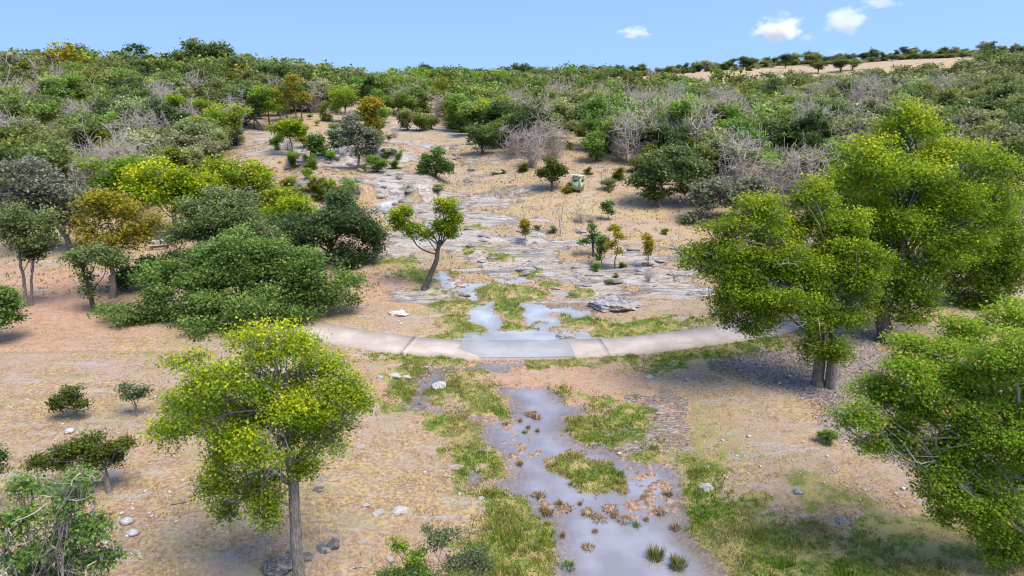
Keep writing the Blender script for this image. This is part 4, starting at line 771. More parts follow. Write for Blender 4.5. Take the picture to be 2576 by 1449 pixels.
def pick(px, py, n1):
    if px < 900:
        if py > 380: return PRNG.choice(['oak_grey', 'oak', 'sage', 'juniper', 'bare', 'oak_grey', 'oak'])
        w_ = dict(oak_dark=22, oak=16, oak_fresh=14, juniper=24, oak_grey=5, golden=2, lime=4, bare=12, sage=4)
        if n1 > .35: w_['bare'] = 40
        if py < 190: w_ = dict(oak_dark=40, oak=25, juniper=25, golden=1, bare=3, oak_fresh=10)
    elif px < 1260:
        w_ = dict(juniper=26, oak=16, oak_fresh=20, bare=16, sage=7, oak_dark=9, green=8, lime=8)
    elif px < 1900:
        w_ = dict(juniper=24, oak=12, oak_fresh=16, bare=28, sage=7, oak_dark=9, green=4)
        if n1 > .15: w_ = dict(bare=42, juniper=14, sage=12, oak=14, green=4)
    else:
        w_ = dict(bare=28, oak=24, juniper=14, sage=14, oak_grey=8, oak_dark=8, oak_fresh=6)
        if px > 2250: w_ = dict(oak=40, oak_dark=18, sage=10, oak_grey=18, juniper=10, bare=4)
    return PRNG.choices(list(w_), list(w_.values()))[0]
count = {}; farlist = []
cand = []
y = 82.0
while y < 372:
    step = 4.3 if y < 130 else 5.2 if y < 180 else 6.3
    for x in np.arange(-.92 * y - 10, .92 * y + 10, step): cand.append((x + PRNG.uniform(-.45, .45) * step, y + PRNG.uniform(-.45, .45) * step))
    y += step * (.9 if y < 200 else 1.0)
cx = np.array([c[0] for c in cand]); cy = np.array([c[1] for c in cand]); cz = T0(cx, cy); nn = fbm(cx * .03, cy * .03, 77, 3)
PX, PY, DEP = proj(cx, cy, cz)
# which candidate tops would be seen over the terrain in front of them
vis = np.ones(len(cx), bool)
for k in np.linspace(.3, .97, 24):
    line = H + (cz + 4.5 - H) * k; vis &= line > T0(cx * k, cy * k) + (2.0 if k < .9 else 0)
PL = np.array([(a[0], a[1], a[2]) for a in PLACED] + TREES)
for i in range(len(cx)):
    if not vis[i] or PX[i] < -140 or PX[i] > 2720: continue
    if not inpoly(forest[0], PX[i], PY[i]) or any(inpoly(c, PX[i], PY[i]) for c in clear): continue
    dd_ = np.hypot(PL[:, 0] - cx[i], PL[:, 1] - cy[i])
    if (dd_ < PL[:, 2] * .36 + .6).any(): continue
    kind = pick(PX[i], PY[i], nn[i]); size = PRNG.uniform(5.0, 9.2) * (1.2 if PX[i] < 900 and PY[i] < 300 else 1.0)
    if kind == 'juniper': size *= .72
    if kind == 'bare': size *= .85
    fam = NAMES[kind]
    lim = 290
    hg = size * PRNG.uniform(.72, .98) * (1.15 if kind == 'juniper' else 1)
    if cy[i] < 190 and count.get(fam, 0) < lim:
        count[fam] = count.get(fam, 0) + 1; place(kind, cx[i], cy[i], size, hg)
    else: farlist.append((kind, cx[i], cy[i], size, hg))
# skyline trees, each its own thing
sx = -60
while sx < 2640:
    x_, y_ = None, None
    u = (sx - 1288) / F
    yy = np.arange(150, 400, 3.0); dep = yy * math.cos(PITCH); X = u * (dep + .3 * (H - T0(u * dep, yy))); Z = T0(X, yy)
    e = (Z + 1.5 - H) / yy; j = int(np.argmax(e))
    kind = PRNG.choice(['oak_dark', 'oak_dark', 'oak', 'juniper', 'oak_dark']); far_r = sx > 1500
    wdt = PRNG.choice([5, 6, 7, 8, 9, 11, 13]) * PRNG.uniform(.85, 1.15) * (.75 if far_r else 1)
    jj = yy[j] + PRNG.uniform(-14, 4)
    PLACEDO = place(kind, float(X[j] * jj / yy[j]), float(jj), wdt, wdt * PRNG.uniform(.45, .95), 'standing against the sky along the ' + ('left' if sx < 900 else 'middle' if sx < 1560 else 'right') + ' part of the ridge')
    PLACEDO.location.z -= PRNG.uniform(.15, .4) * wdt * .5
    for _ in range(5): farlist.append((PRNG.choice(['juniper', 'oak_dark', 'oak', 'bare', 'sage']), float(X[j] * jj / yy[j] + PRNG.gauss(0, 7)), float(jj + PRNG.gauss(-3, 9)), PRNG.uniform(3, 5.5), PRNG.uniform(2, 3.6)))
    sx += wdt * F / yy[j] * PRNG.uniform(.35, .95)
sx = 1560
while sx < 2640:
    u = (sx - 1288) / F; yy = np.arange(200, 400, 3.0); dep = yy * math.cos(PITCH); X = u * (dep + .3 * (H - T0(u * dep, yy))); Z = T0(X, yy); j = int(np.argmax((Z + 1.5 - H) / yy))
    jj = yy[j] - abs(PRNG.gauss(0, 11)); wdt = PRNG.uniform(4.5, 9.5)
    place(PRNG.choice(['oak_dark', 'oak_dark', 'oak', 'juniper', 'sage', 'oak_grey']), float(X[j] * jj / yy[j]), float(jj), wdt, wdt * PRNG.uniform(.55, .85), 'in the band of trees just below the right skyline'); sx += PRNG.uniform(12, 44)
# scattered bushes on the golden field to the right
for px, py, wp, hp, kd in [(1700, 190, 18, 22, 'oak_grey'), (1720, 188, 14, 14, 'juniper'), (1745, 186, 12, 12, 'juniper'), (1790, 196, 12, 20, 'golden'), (1812, 198, 22, 26, 'oak_grey'), (1847, 180, 20, 14, 'juniper'), (1862, 192, 12, 20, 'golden'), (1885, 180, 22, 14, 'juniper'), (1975, 172, 46, 36, 'oak_dark'),
                           (2058, 180, 44, 30, 'oak_dark'), (2115, 178, 52, 34, 'oak_dark'), (2145, 174, 40, 28, 'oak'), (2245, 155, 24, 16, 'oak_dark'), (2300, 150, 30, 16, 'oak_dark'), (2420, 148, 34, 18, 'oak_dark'), (2480, 165, 60, 28, 'oak'), (1640, 200, 30, 20, 'bare'), (1570, 205, 30, 20, 'oak_grey')]:
    x_, y_, z_ = atp(px, py)
    if y_ < 420: place(kd, x_, y_, wp * proj(x_, y_, z_)[2] / F, hp * proj(x_, y_, z_)[2] / F, 'standing in the golden field on the right ridge')
# the airy tree on the left skyline
def ridge(px):
    u = (px - 1288) / F; yy = np.arange(150, 400, 3.0); dep = yy * math.cos(PITCH); X = u * (dep + .3 * (H - T0(u * dep, yy))); Z = T0(X, yy); j = int(np.argmax((Z + 1.5 - H) / yy)); return float(X[j]), float(yy[j]), float(Z[j])
for px, w_, h_ in [(505, 13, 9), (545, 17, 12.5), (590, 16, 11), (630, 13, 8.5), (690, 9, 6), (180, 10, 8), (90, 11, 8), (20, 12, 8), (790, 10, 6.5), (1075, 14, 9), (1150, 11, 7.5), (1210, 13, 7), (1330, 12, 8)]:
    x_, y_, z_ = ridge(px); place('oak_dark' if PRNG.random() < .7 else 'oak', x_, y_ - 6, w_, h_, 'of larger size rising above the ' + ('left' if px < 900 else 'middle') + ' skyline')
x_, y_, z_ = ridge(350); y_ -= 3; OFF = proj(x_, y_, z_)[1] - 205
g = Geo(); r = np.random.default_rng(401); dep = proj(x_, y_, z_)[2]; k = dep / F
hero('oak_tree', (0, 0), [(335, 125 + OFF, 22, 9), (358, 132 + OFF, 16, 10), (322, 135 + OFF, 12, 7), (345, 145 + OFF, 16, 8), (372, 152 + OFF, 18, 7)], [(348, 175 + OFF), (345, 150 + OFF), (342, 135 + OFF)], .28, 1500, .38, .5, 'oak_dark', 'airy open-branched oak sticking up above the left ridge', seed=402, base_xy=(x_, y_ - 2), sec=8, per=6, dead=0, shell=.7, bark='bark_dark', lr=.6)
gz0 = gh(x_ - 3, y_); g.tube(curve((0, 0, 0), (-6.5, 0, 8.5), 8, .04, r), np.linspace(.3, .08, 8), 6)
for _ in range(5): g.tube(curve((-3.8, 0, 5.0), (-4 - r.uniform(1, 4), r.normal(0, 1), 5 + r.uniform(1, 3.5)), 6, .06, r), np.linspace(.12, .03, 6), 4)
gv, gf = g.get(); tag(obj('dead_tree', mesh('dead_tree', gv, gf, M['dead'], smooth=True), None, (x_ - 1.2, y_, gz0)), 'leaning dead trunk beside the airy oak on the left ridge', 'dead tree')
# the rest of the far scrub as one mass
FM = {k: [model(k, 500 + q, True)[0] for q in range(3)] for k in LIB if k != 'bare'}
FB = [bare_model(520 + q, True) for q in range(4)]
Vs, Ts, Cs = [], [], []; nv = 0; Vb, Tb = [], []; nb = 0
fx = np.array([f[1] for f in farlist]); fy = np.array([f[2] for f in farlist]); fz = gha(fx, fy) if len(fx) else []
for (kind, x, y, s_, hg), z in zip(farlist, fz):
    a = PRNG.uniform(0, 6.28); ca, sa = math.cos(a), math.sin(a)
    if kind == 'bare': V, (T,) = PRNG.choice(FB); sx_, sz_ = s_ / 3.6, hg / 3
    else: V, T, col = PRNG.choice(FM[kind]); sx_ = s_ / (3.6 if kind == 'juniper' else 5); sz_ = hg / 4.7
    Q = np.stack([(V[:, 0] * ca - V[:, 1] * sa) * sx_ + x, (V[:, 0] * sa + V[:, 1] * ca) * sx_ + y, V[:, 2] * sz_ + z], 1)
    if kind == 'bare': Vb.append(Q); Tb.append(T + nb); nb += len(Q)
    else: Vs.append(Q); Ts.append(T + nv); Cs.append(col * PRNG.uniform(.7, 1.12)); nv += len(Q)
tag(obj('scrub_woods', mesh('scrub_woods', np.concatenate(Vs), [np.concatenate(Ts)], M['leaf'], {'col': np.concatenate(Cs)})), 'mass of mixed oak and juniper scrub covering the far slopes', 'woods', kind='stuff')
tag(obj('bare_brush', mesh('bare_brush', np.concatenate(Vb), [np.concatenate(Tb)], M['dead'])), 'grey leafless brush filling the gaps of the far scrub', 'brush', kind='stuff')
print('placed', len(PLACED), count, 'far', len(farlist), 'tris', nv // 3, nb // 3)

# ------------------------------------------------------------------ grass
def blades(x, y, n_per, h, spread, cols, r, lean=.5, wd=.02, zoff=0.0):
    n = len(x); k = np.repeat(np.arange(n), n_per); X = x[k] + r.normal(0, spread, len(k)); Y = y[k] + r.normal(0, spread, len(k)); Z = gha(X, Y) - .02 + zoff
    hh = h[k] if hasattr(h, '__len__') else h; hh = hh * r.uniform(.5, 1.3, len(k)); a = r.uniform(0, 6.28, len(k)); ln = r.uniform(.1, 1, len(k)) * lean * hh
    B = np.stack([X, Y, Z], 1); tip = B + np.stack([np.cos(a) * ln, np.sin(a) * ln, hh], 1); b2 = r.uniform(0, 6.28, len(k)); sd = np.stack([np.cos(b2), np.sin(b2), 0 * b2], 1) * (wd * r.uniform(.6, 1.4, len(k)))[:, None]
    V = np.stack([B - sd, B + sd, tip], 1).reshape(-1, 3)
    cols = np.array(cols); ci = np.minimum((np.clip(vn(x * .45, y * .6, 71) * .85 + .45 * r.uniform(size=n) - .10, 0, .999) * len(cols)).astype(int), len(cols) - 1)[k]; c = cols[ci] * r.uniform(.7, 1.3, len(k))[:, None]
    return V, np.arange(len(V)).reshape(-1, 3), np.repeat(c, 3, 0)
def zone_at(x, y):
    z, w_, rk, g_, sh, wx_, wy_, rd_, wl_ = ground(x, y, True); return z, w_, rk, g_, rd_, ss(-1.2, 1.2, sdf_any(MUL_SHADE, wx_, wy_))
def grass_obj(name, label, parts):
    V = []; T = []; Cc = []; n = 0
    for v, t, c in parts: V.append(v); T.append(t + n); Cc.append(c); n += len(v)
    return tag(obj(name, mesh(name, np.concatenate(V), [np.concatenate(T)], M['grass'], {'col': np.concatenate(Cc)})), label, 'grass', kind='stuff')
r = np.random.default_rng(31)
def rnd(n, y0, y1):
    u = r.uniform(0, 1, n); yy = y0 * (y1 / y0) ** u; xx = r.uniform(-1, 1, n) * (.80 * yy + 6); return xx, yy
xx, yy = rnd(95000, 17, 72); z, w_, rk, g_, rd_, mu = zone_at(xx, yy)
gm = (g_ + .6 * fbm(xx * .9, yy * .9, 61, 3) + r.normal(0, .38, len(xx)) > -.12) & (vn(xx * 1.3, yy * 1.6, 64) + r.uniform(0, .5, len(xx)) > .32) & (w_ < .05) & (rd_ > 1.8)
gx_, gy_ = xx[gm], yy[gm]; sel = r.permutation(len(gx_))[:30000]
dist = gy_[sel]
GRN = [(.09, .17, .018), (.14, .28, .02), (.20, .34, .03), (.16, .22, .04), (.27, .34, .04), (.33, .33, .07), (.24, .21, .06), (.46, .38, .15), (.56, .43, .21)]
P1 = blades(gx_[sel], gy_[sel], 9, (.10 + .30 * vn(gx_[sel] * 1.2, gy_[sel] * 1.2, 5) ** 2.2), .09, GRN, r, .8, .022)
dm = (~gm) & (w_ < -.15) & (rk < .55) & (rd_ > 2.0) & (mu < .6) & (fbm(xx * .5, yy * .9, 91, 3) > -.15)
dx_, dy_ = xx[dm], yy[dm]; sel2 = r.permutation(len(dx_))[:23000]
DRY = [(.56, .41, .20), (.48, .33, .16), (.36, .22, .11), (.60, .46, .26), (.30, .27, .09), (.5, .33, .2)]
P2 = blades(dx_[sel2], dy_[sel2], 6, .11, .12, DRY, r, 1.4, .018)
grass_obj('green_grass', 'green and straw-coloured wet grass along the creek banks', [P1]); grass_obj('dry_grass', 'short bleached grass over the dry slopes', [P2])
# far tussocks
xx = r.uniform(-60, 110, 26000); yy = r.uniform(57, 120, 26000); z, w_, rk, g_, rd_, mu = zone_at(xx, yy); k_ = (w_ < -.1) & (rk < .6)
P3 = blades(xx[k_][:15000], yy[k_][:15000], 5, .24, .22, DRY + [(.18, .18, .06), (.26, .22, .17), (.30, .25, .22), (.24, .22, .1)], r, 1.0, .05)
grass_obj('hill_grass', 'straw tussocks on the clearing below the scrub', [P3])
# tufts standing in the pool
TC = c8((1350, 275), (1410, 325), (1475, 248), (1430, 222), (1490, 840), (1520, 940), (1690, 930), (1800, 900), (1860, 970), (2030, 940), (1950, 1010), (2230, 1060), (2140, 1020), (2400, 960), (2370, 1300), (1715, 1370), (1865, 1225), (2290, 850), (2520, 1080), (1915, 1105), (1670, 1140), (1345, 600), (1240, 300), (1480, 350), (2460, 830), (2060, 990), (1640, 900), (1385, 360), (2540, 1360), (2300, 1020), (1560, 970))
RD = [(.33, .17, .07), (.40, .24, .10), (.25, .14, .06), (.22, .20, .05)]
for i, (px, py) in enumerate(TC):
    x, y, _ = atp(px, py); rr = np.random.default_rng(600 + i); big = i in (14, 28); grn = i in (15, 27, 11)
    n_ = 110 if not big else 260; s_ = .17 if not big else .34
    wl_ = float(WL(x, y)); hh = .24 if not big else .42
    a = rr.uniform(0, 6.28, n_); q = rr.uniform(0, 1, n_) ** .5 * s_; B = np.stack([np.cos(a) * q, np.sin(a) * q, np.full(n_, -.08)], 1)
    tip = B + np.stack([np.cos(a) * q * 1.0 + rr.normal(0, .05, n_), np.sin(a) * q * 1.0 + rr.normal(0, .05, n_), hh * rr.uniform(.6, 1.3, n_)], 1)
    sd = np.stack([-np.sin(a), np.cos(a), 0 * a], 1) * .028; V = np.stack([B - sd, B + sd, tip], 1).reshape(-1, 3)
    cs = np.array([(.10, .2, .03), (.16, .22, .05)] if grn else ([(.22, .22, .06), (.3, .26, .1), (.12, .16, .04)] if big else RD)); cc_ = cs[rr.integers(0, len(cs), n_)] * rr.uniform(.7, 1.3, n_)[:, None]
    o = obj('reed_tuft', mesh('reed_tuft', V, [np.arange(3 * n_).reshape(-1, 3)], M['grass'], {'col': np.repeat(cc_, 3, 0)}), None, (x, y, wl_)); o.scale = (rr.uniform(.45, 1.5),) * 2 + (rr.uniform(.6, 1.25),)
    if i == 14: tag(o, 'largest green-brown tussock standing in the near pool', 'tuft', 'tufts standing in the pool')
    elif i == 28: tag(o, 'tussock at the right shore of the near pool', 'tuft', 'tufts standing in the pool')
    elif i == 15: tag(o, 'single bright green tuft near the left shore of the pool', 'tuft', 'tufts standing in the pool')
    else: tag(o, 'small rusty brown tuft sticking out of the pool water', 'tuft', 'tufts standing in the pool')

# ------------------------------------------------------------------ stones
import bmesh
def rock_mesh(seed, flat=.5, cuts=2, rough=.25, name='rock'):
    rr = np.random.default_rng(seed); bm = bmesh.new(); bmesh.ops.create_icosphere(bm, subdivisions=cuts, radius=1)
    pl = rr.normal(size=(9, 3)); pl /= np.linalg.norm(pl, axis=1)[:, None]; of = rr.uniform(.55, .9, 9)
    for v in bm.verts:
        c = np.array(v.co)
        for n_, d_ in zip(pl, of):
            q = c @ n_
            if q > d_: c = c - n_ * (q - d_)
        c *= 1 + rr.normal(0, rough * .12) + .05 * math.sin(c[2] * 16 + c[0] * 3); v.co = (c[0], c[1], c[2] * flat)
    if cuts >= 3:
        from mathutils import noise as mn
        for v in bm.verts:
            q = v.co * 1.7 + Vector((seed, 0, 0)); n_ = mn.fractal(q, .9, 2.1, 4); lay = math.floor(v.co.z * 7 + n_ * 1.5) / 7 - v.co.z
            v.co = v.co * (1 + .20 * n_); v.co.z += lay * .16; v.co.x += .04 * math.sin(v.co.z * 30 + n_ * 4)
    me = bpy.data.meshes.new(name); bm.to_mesh(me); bm.free(); return me
RM = {}
def rock(px, py, wpx, mat, label, flat=.5, asp=.8, rz=0, sink=.3, group=None, cuts=3, name='rock', tilt=0, xy=None, wm=None):
    if xy is None: x, y, z0 = atp(px, py); wm = wpx * proj(x, y, z0)[2] / F
    else: x, y = xy
    key = (mat, int((px + py) * 7) % 9, cuts, flat)
    if key not in RM: RM[key] = rock_mesh(700 + key[1], flat, cuts); RM[key].materials.append(M[mat])
    o = obj(name, RM[key]); s_ = wm / 2 / .85; o.scale = (s_, s_ * asp, s_); o.rotation_euler = (tilt, 0, rz); o.location = (x, y, max(gh(x, y), float(WL(x, y)) if sdf_any(WP, np.array([x]), np.array([y]))[0] > 0 else -9) + s_ * flat * (1 - 2 * sink) * .8)
    return tag(o, label, 'rock', group)
rock(1000, 791, 46, 'rock_pale', 'flat pale stone on the dry bank left of the pond', .3)
rock(1538, 775, 92, 'rock_grey', 'large grey striped boulder on the right bank above the pond', .36, 1.0, .1, .3, cuts=5)
rock(1578, 770, 60, 'rock_grey', 'lower grey shelf of rock behind the striped boulder', .22, .8, .3, .2, cuts=4)
rock(1425, 845, 48, 'rock_grey', 'flat boulder standing in the pond beside the lane', .35, .7, 0, .1)
rock(992, 952, 28, 'rock_pale', 'white stone left of two on the grass below the lane', .6); rock(1022, 949, 20, 'rock_pale', 'smaller white stone beside the green grass below the lane', .7)
rock(956, 953, 18, 'rock_pale', 'dull tan stone left of the white pair', .5); rock(1106, 972, 34, 'rock_pale', 'pale stone in the narrow left rill', .5)
rock(1635, 947, 18, 'rock_pale', 'white stone on the right bank below the lane', .6); rock(1729, 957, 13, 'rock_pale', 'tiny white stone near the dark leaf litter', .6)
rock(908, 1125, 17, 'rock_pale', 'small white stone in the straw left of the green bank', .6); rock(920, 1276, 18, 'rock_pale', 'white stone left of the pair on the near left bank', .6, rz=.4)
rock(953, 1296, 28, 'rock_pale', 'pointed white stone leaning beside the flat white slab', .6, .5, .6); rock(1007, 1290, 38, 'rock_pale', 'flat white slab on the near left bank', .4, .7, .1)
rock(980, 1406, 22, 'rock_pale', 'pale squarish stone beside the yellow-tipped sapling', .5); rock(912, 1364, 16, 'rock_pale', 'small pale stone right of the elm trunk', .5)
rock(1210, 1258, 14, 'rock_pale', 'small white stone at the grassy water edge', .6); rock(1384, 1310, 14, 'rock_pale', 'flat white stone right at the pool shore', .3)
rock(1777, 1236, 34, 'rock_pale', 'rounded white stone in the green grass right of the pool', .5, .6); rock(1777, 1246, 14, 'rock_pale', 'pebble touching the rounded white stone', .5)
rock(2007, 1238, 22, 'rock_grey', 'grey-blue stone in the brown grass on the right', .5); rock(2119, 1308, 30, 'rock_grey', 'pinkish half-buried stone in the right meadow', .35)
rock(705, 1440, 72, 'rock_dark', 'big lichen-covered boulder left of the elm trunk', .65, .8, 0, .1); rock(735, 1405, 40, 'rock_dark', 'smaller dark boulder behind the elm trunk', .6); rock(772, 1408, 30, 'rock_dark', 'dark boulder right of the elm trunk', .7)
rock(842, 1380, 28, 'rock_dark', 'upright grey stone right of the elm', 1.0, .7, .3, .1); rock(815, 1380, 44, 'rock_dark', 'flat slab leaning on the upright grey stone', .25, .8, -.3)
rock(803, 1237, 24, 'rock_dark', 'layered grey stone beside the elm trunk uphill', .6); rock(812, 1210, 22, 'rock_grey', 'grey stone above the layered one', .5); rock(717, 1214, 18, 'rock_grey', 'grey stone half behind the elm leaves', .5)
rock(1648, 940, 10, 'rock_grey', 'grey pebble behind the white stone below the lane', .5); rock(1690, 648, 16, 'rock_grey', 'pale-topped boulder right of the young trees', .6)
rr = random.Random(9)
for i in range(150):                       # broken slabs along the rock flats
    px = rr.uniform(1150, 1780); py = rr.uniform(575, 745)
    x, y, _ = atp(px, py); zq = ground(np.array([x]), np.array([y]), True)
    if zq[2][0] < .35 or zq[1][0] > -.3: continue
    rock(px, py, rr.uniform(8, 34), rr.choice(['rock_grey', 'rock_grey', 'rock_dark']), 'grey limestone slab lying on the rock flats', .28, rr.uniform(.4, .8), rr.uniform(-.4, .4), .25, 'grey limestone slabs on the rock flats', 2, 'rock_slab')
for i in range(90):
    px, py = rr.choice([(rr.uniform(960, 1250), rr.uniform(350, 560)), (rr.uniform(640, 980), rr.uniform(350, 500))])
    if 1050 < px < 1140 and py < 450: continue
    rock(px, py, rr.uniform(8, 26), rr.choice(['rock_grey', 'rock_grey', 'rock_dark']), 'broken grey ledge stone around the waterfall', .5, rr.uniform(.5, .8), rr.uniform(-.4, .4), .2, 'broken ledge stones around the waterfall', 2, 'ledge_stone')
# gravel-size stones on the near slopes, one mass
V = []; T = []; n = 0; r = np.random.default_rng(77); tpl = rock_mesh(800, .6, 1); tv = np.array([v.co[:] for v in tpl.vertices]); tf = np.array([p.vertices[:] for p in tpl.polygons])
xx, yy = rnd(5200, 17, 60); z, w_, rk, g_, rd_, mu = zone_at(xx, yy); dens = fbm(xx * .2, yy * .2, 98, 3)
ok = (w_ < -.1) & (rd_ > 2) & (g_ < 0) & (dens > .05)
for x, y, zz in zip(xx[ok], yy[ok], z[ok]):
    s_ = .045 * r.lognormal(0, .55); a = r.uniform(0, 6.28); c_, d_ = math.cos(a), math.sin(a)
    Q = tv * (s_ * 1.3, s_, s_); V.append(np.stack([Q[:, 0] * c_ - Q[:, 1] * d_ + x, Q[:, 0] * d_ + Q[:, 1] * c_ + y, Q[:, 2] + zz + s_ * .3], 1)); T.append(tf + n); n += len(tv)
tag(obj('gravel', mesh('gravel', np.concatenate(V), [np.concatenate(T)], M['rock_pale'])), 'loose pale pebbles strewn over the dry slopes', 'gravel', kind='stuff')
# leaf litter and sticks under the right trees
V = []; r = np.random.default_rng(78); p_ = MUL_SHADE[0]; xx = r.uniform(p_[:, 0].min(), p_[:, 0].max(), 30000); yy = r.uniform(p_[:, 1].min(), p_[:, 1].max(), 30000); k_ = sdf(p_, xx, yy) > -.8 + .8 * r.uniform(size=30000) ; xx, yy = xx[k_], yy[k_]
Vl, Tl = leaf_tris(np.stack([xx, yy, gha(xx, yy) + .03], 1), .09, r, 1.2); cs = np.array([(.27, .20, .165), (.40, .31, .25), (.54, .45, .38), (.17, .13, .11)])[r.integers(0, 4, len(xx))]
tag(obj('leaf_litter', mesh('leaf_litter', Vl, [Tl], M['grass'], {'col': np.repeat(cs, 3, 0)})), 'dark dead leaves and twigs spread under the right elms', 'leaf litter', kind='stuff')
# snags, logs and sticks
def stick(name, pts, rad, label, cat, seed, tw=5, tl=.5, mat='dead', Y=None):
    x0, y0, z0 = atp(*pts[0]); z0 = gh(x0, y0); o = np.array([x0, y0, z0]); P = [np.zeros(3)]
    for p in pts[1:]:
        if Y == 'ground': x, y, _ = atp(*p); P.append(np.array([x, y, gh(x, y) + rad * .6]) - o)
        else: P.append(np.array(pw(p[0], p[1], y0)) - o)
    P = np.array(P); s = np.linspace(0, len(P) - 1, 9); P = np.stack([np.interp(s, range(len(P)), P[:, k]) for k in range(3)], 1); rr_ = np.random.default_rng(seed); P[1:-1] += rr_.normal(0, rad * .5, (7, 3))
    g = Geo(); g.tube(P, np.linspace(rad, rad * .3, 9), 6)
    for _ in range(tw):
        a = P[rr_.integers(2, 9)]; d = rr_.normal(size=3) * tl; d[2] = abs(d[2]) + (.0 if Y == 'ground' else .2 * tl); q = curve(a, a + d, 5, .1, rr_); g.tube(q, np.linspace(rad * .45, rad * .15, 5), 4)
        for _ in range(3): b = q[rr_.integers(1, 5)]; g.tube(curve(b, b + rr_.normal(size=3) * tl * .4 + (0, 0, .1 * tl), 4, .1, rr_), np.linspace(rad * .2, rad * .08, 4), 3)
    gv, gf = g.get(); return tag(obj(name, mesh(name, gv, gf, M[mat], smooth=True), None, (x0, y0, z0)), label, cat)
stick('dead_tree', [(1411, 592), (1411, 560), (1405, 545), (1402, 530)], .12, 'forked dead snag on the rock shelf below the blind', 'dead tree', 1, 3, .8)
stick('dead_tree', [(1413, 556), (1415, 535), (1416, 515), (1424, 505)], .07, 'thin bare sapling rising behind the forked snag', 'dead tree', 2, 4, .6)
stick('dead_tree', [(1515, 476), (1513, 450), (1514, 430)], .07, 'bare pale sapling between the blind and the juniper', 'dead tree', 3, 7, .8)
stick('dead_tree', [(1350, 545), (1347, 530), (1343, 516)], .04, 'slight bare stem in the golden grass above the orange sapling', 'dead tree', 4, 3, .5)
stick('dead_sapling', [(1226, 1155), (1226, 1125), (1222, 1100), (1216, 1080)], .03, 'bare white sapling standing on the green bank', 'sapling', 5, 9, .35)
stick('fallen_branch', [(858, 1436), (900, 1428), (935, 1422), (955, 1408)], .055, 'grey fallen branch lying right of the elm foot', 'branch', 6, 3, .4, 'dead', 'ground')
stick('fallen_branch', [(430, 1272), (455, 1268), (482, 1258)], .04, 'dark stick on the open dry slope', 'branch', 7, 2, .3, 'bark_dark', 'ground')
stick('driftwood', [(1350, 1262), (1390, 1258), (1430, 1262), (1500, 1252)], .03, 'thin dark driftwood line across the near pool', 'branch', 8, 4, .3, 'bark_dark', 'ground')

# ------------------------------------------------------------------ hunting blind
def paint(name, c, c2, rough=.7, sc_=6):
    s = N(name); n = s.noise(s.coords((1, 1, .25)), sc_, 5, .7); return s.surf(s.pbr(s.mix(s.ramp(n, .4, .7), c, c2), rough, n, .01, .4))
gp = paint('faded_green_paint', (.40, .46, .30), (.26, .31, .18)); rp = paint('pale_roof', (.74, .80, .68), (.62, .68, .56)); dk = paint('dark_void', (.02, .022, .02), (.03, .03, .03)); wd = paint('weathered_wood', (.16, .13, .10), (.25, .21, .17))
bx, by, bz = atp(1453, 477); bz = gh(bx, by)
bl_ = empty('hunting_blind', (bx, by, bz), -.42); bl_.scale = (1.12, 1.12, 1.12); tag(bl_, 'pale green box hunting blind with a sloping roof and slot windows', 'hunting blind')
def part(name, bs, mat, parent, loc=None, rot=None):
    V, Fq = boxes(bs); o = obj(name, mesh(name, V, Fq, mat), parent)
    if loc: o.location = loc
    if rot: o.rotation_euler = rot
    return o
w2 = .56; hh = 1.62; z0 = .18
for sx_ in (-1, 1):
    for sy_ in (-1, 1): part('leg', [(sx_ * .5 - .045, sx_ * .5 + .045, sy_ * .5 - .045, sy_ * .5 + .045, -.15, z0)], wd, bl_)
part('floor', [(-.58, .58, -.58, .58, z0, z0 + .05)], wd, bl_)
zb = z0 + .052
front = part('wall', [(-w2, -.40, -w2, -w2 + .03, zb, hh), (.22, w2, -w2, -w2 + .03, zb, hh), (-.40, .22, -w2, -w2 + .03, 1.32, hh + .16)] , gp, bl_)
front['label'] = 'front wall of pale green boards with a door opening'
door = part('door', [(-.39, .21, -w2 - .02, -w2 + .01, zb, 1.02), (-.39, -.31, -w2 - .02, -w2 + .01, 1.02, 1.14), (.05, .21, -w2 - .02, -w2 + .01, 1.02, 1.14), (-.39, .21, -w2 - .02, -w2 + .01, 1.14, 1.18)], gp, bl_)
part('window', [(-.31, .05, -w2 + .0, -w2 + .008, 1.02, 1.14)], dk, door)
part('hinge', [(-.42, -.36, -w2 - .035, -w2 - .021, .5, .56), (-.42, -.36, -w2 - .035, -w2 - .021, 1.0, 1.06)], wd, door)
part('window', [(-.36, .18, -w2 + .02, -w2 + .028, 1.19, 1.31)], dk, bl_)
part('frame', [(-.40, .22, -w2 - .04, -w2 - .021, 1.30, 1.34)], gp, bl_)
part('wall', [(w2 - .03, w2, -w2 + .031, w2, zb, 1.0), (w2 - .03, w2, -w2 + .031, -.25, 1.0, hh), (w2 - .03, w2, .35, w2, 1.0, hh), (w2 - .03, w2, -.25, .35, 1.3, hh)], gp, bl_)
part('window', [(w2 - .025, w2 - .015, -.25, .35, 1.0, 1.3)], dk, bl_)
part('wall', [(-w2, -w2 + .03, -w2 + .031, w2, zb, hh)], gp, bl_); part('wall', [(-w2 + .031, w2 - .031, w2 - .03, w2, zb, hh - .1)], gp, bl_)
for k_ in range(7): part('batten', [(-w2 + .02 + k_ * .165, -w2 + .045 + k_ * .165, -w2 - .036 if .16 < k_ * .165 < .78 else -w2 - .015, -w2 - .021 if .16 < k_ * .165 < .78 else -w2 - .001, zb, .98 if .16 < k_ * .165 < .78 else hh - .01)], gp, bl_)
rf = part('roof', [(-.68, .68, -.74, .74, 0, .045)], rp, bl_, (0, 0, 1.76), (-.10, 0, 0))
for k_ in range(8): part('rib', [(-.64 + k_ * .18, -.61 + k_ * .18, -.73, .73, .046, .062)], rp, rf)
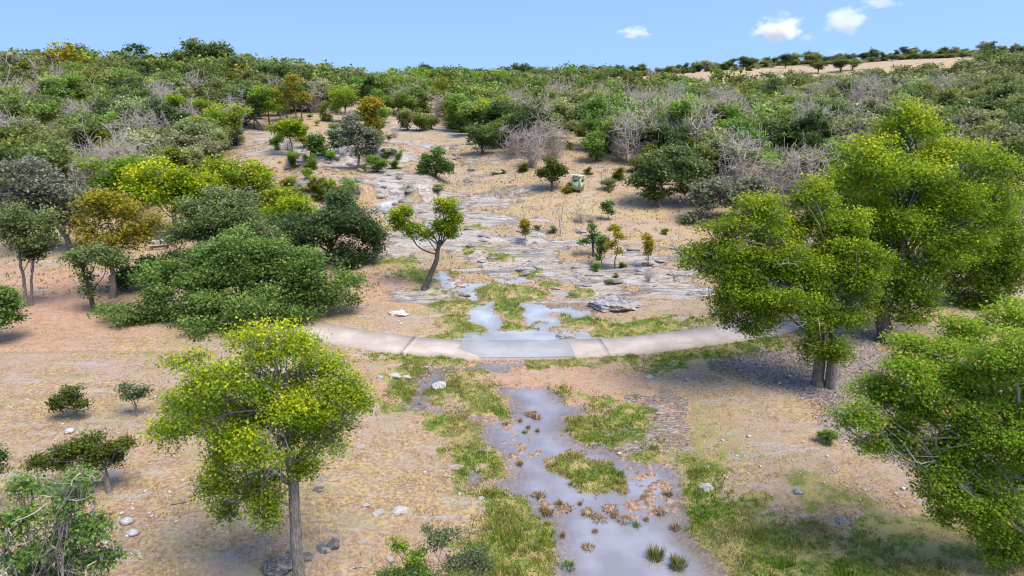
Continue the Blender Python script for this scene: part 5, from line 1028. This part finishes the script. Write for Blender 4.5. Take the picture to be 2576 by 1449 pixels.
# picnic table half hidden under the oaks
tx, ty, tz = atp(404, 622); tz = gh(tx, ty); tb = empty('picnic_table', (tx, ty, tz), .3); tag(tb, 'small picnic table with pale boards and orange legs under the left oaks', 'table')
pale = paint('pale_board', (.55, .5, .45), (.4, .36, .32)); org = paint('orange_paint', (.50, .22, .05), (.38, .16, .04))
for k_ in range(4): part('board', [(-.95, .95, -.38 + k_ * .195, -.20 + k_ * .195, .74, .78)], pale, tb)
for s_ in (-1, 1):
    part('bench', [(-.95, .95, s_ * .72 - .13, s_ * .72 + .13, .42, .46)], pale, tb)
    for q_ in (-.3, .3): part('leg', [(s_ * .7 - .04, s_ * .7 + .04, q_ - .04, q_ + .04, -.05, .735)], org, tb)
    part('crossbar', [(s_ * .7 - .03, s_ * .7 + .03, -.78, .78, .36, .415)], org, tb)

# ------------------------------------------------------------------ clouds
def cloud(px, py, wpx, hpx, dens, seed, label):
    Y = 2600.0; x, y, z = pw(px, py, Y); k = proj(x, y, z)[2] / F; rx, rz = wpx * k / 2, hpx * k / 2
    bm = bmesh.new(); bmesh.ops.create_icosphere(bm, subdivisions=3, radius=1.0); me = bpy.data.meshes.new('cloud'); bm.to_mesh(me); bm.free()
    s = N('cloud_vapour'); tc = s.n('ShaderNodeTexCoord'); v = tc.outputs['Object']
    ln = s.n('ShaderNodeVectorMath', operation='LENGTH'); s.l(v, ln.inputs[0]); mp = s.n('ShaderNodeMapping'); s.l(v, mp.inputs[0]); mp.inputs['Location'].default_value = (seed * 3.1, seed, 0); mp.inputs['Scale'].default_value = (1, 1, 1)
    n1 = s.noise(mp.outputs[0], 1.6, 7, .62)
    q = s.math('SUBTRACT', s.math('ADD', s.math('MULTIPLY', n1, 2.4), -.45), ln.outputs['Value'])
    dn = s.math('MULTIPLY', s.ramp(q, 0.0, .5), dens)
    pv = s.n('ShaderNodeVolumePrincipled'); s.l(dn, pv.inputs['Density']); pv.inputs['Color'].default_value = (.99, .99, 1, 1); pv.inputs['Anisotropy'].default_value = .0
    s.l(pv.outputs[0], s.out.inputs['Volume']); me.materials.append(s.m)
    o = obj('cloud', me, None, (x, y, z)); o.scale = (rx, (rx + rz) * .45, rz); tag(o, label, 'cloud'); return o
cloud(1955, 70, 150, 92, .05, 1, 'whitest puffy cloud above the right ridge'); cloud(1598, 82, 100, 40, .03, 2, 'small flat cloud left of the whitest one')
cloud(2125, 52, 135, 88, .018, 3, 'thinner cloud right of the whitest one'); cloud(2215, 8, 130, 36, .012, 4, 'faint wisp at the top edge above the thinner cloud')
cloud(2030, 95, 60, 30, .01, 5, 'faint shred trailing right of the whitest cloud'); cloud(2100, 130, 70, 22, .006, 6, 'faintest veil low over the right ridge')
print('tris total', sum(len(m.polygons) for m in bpy.data.meshes))
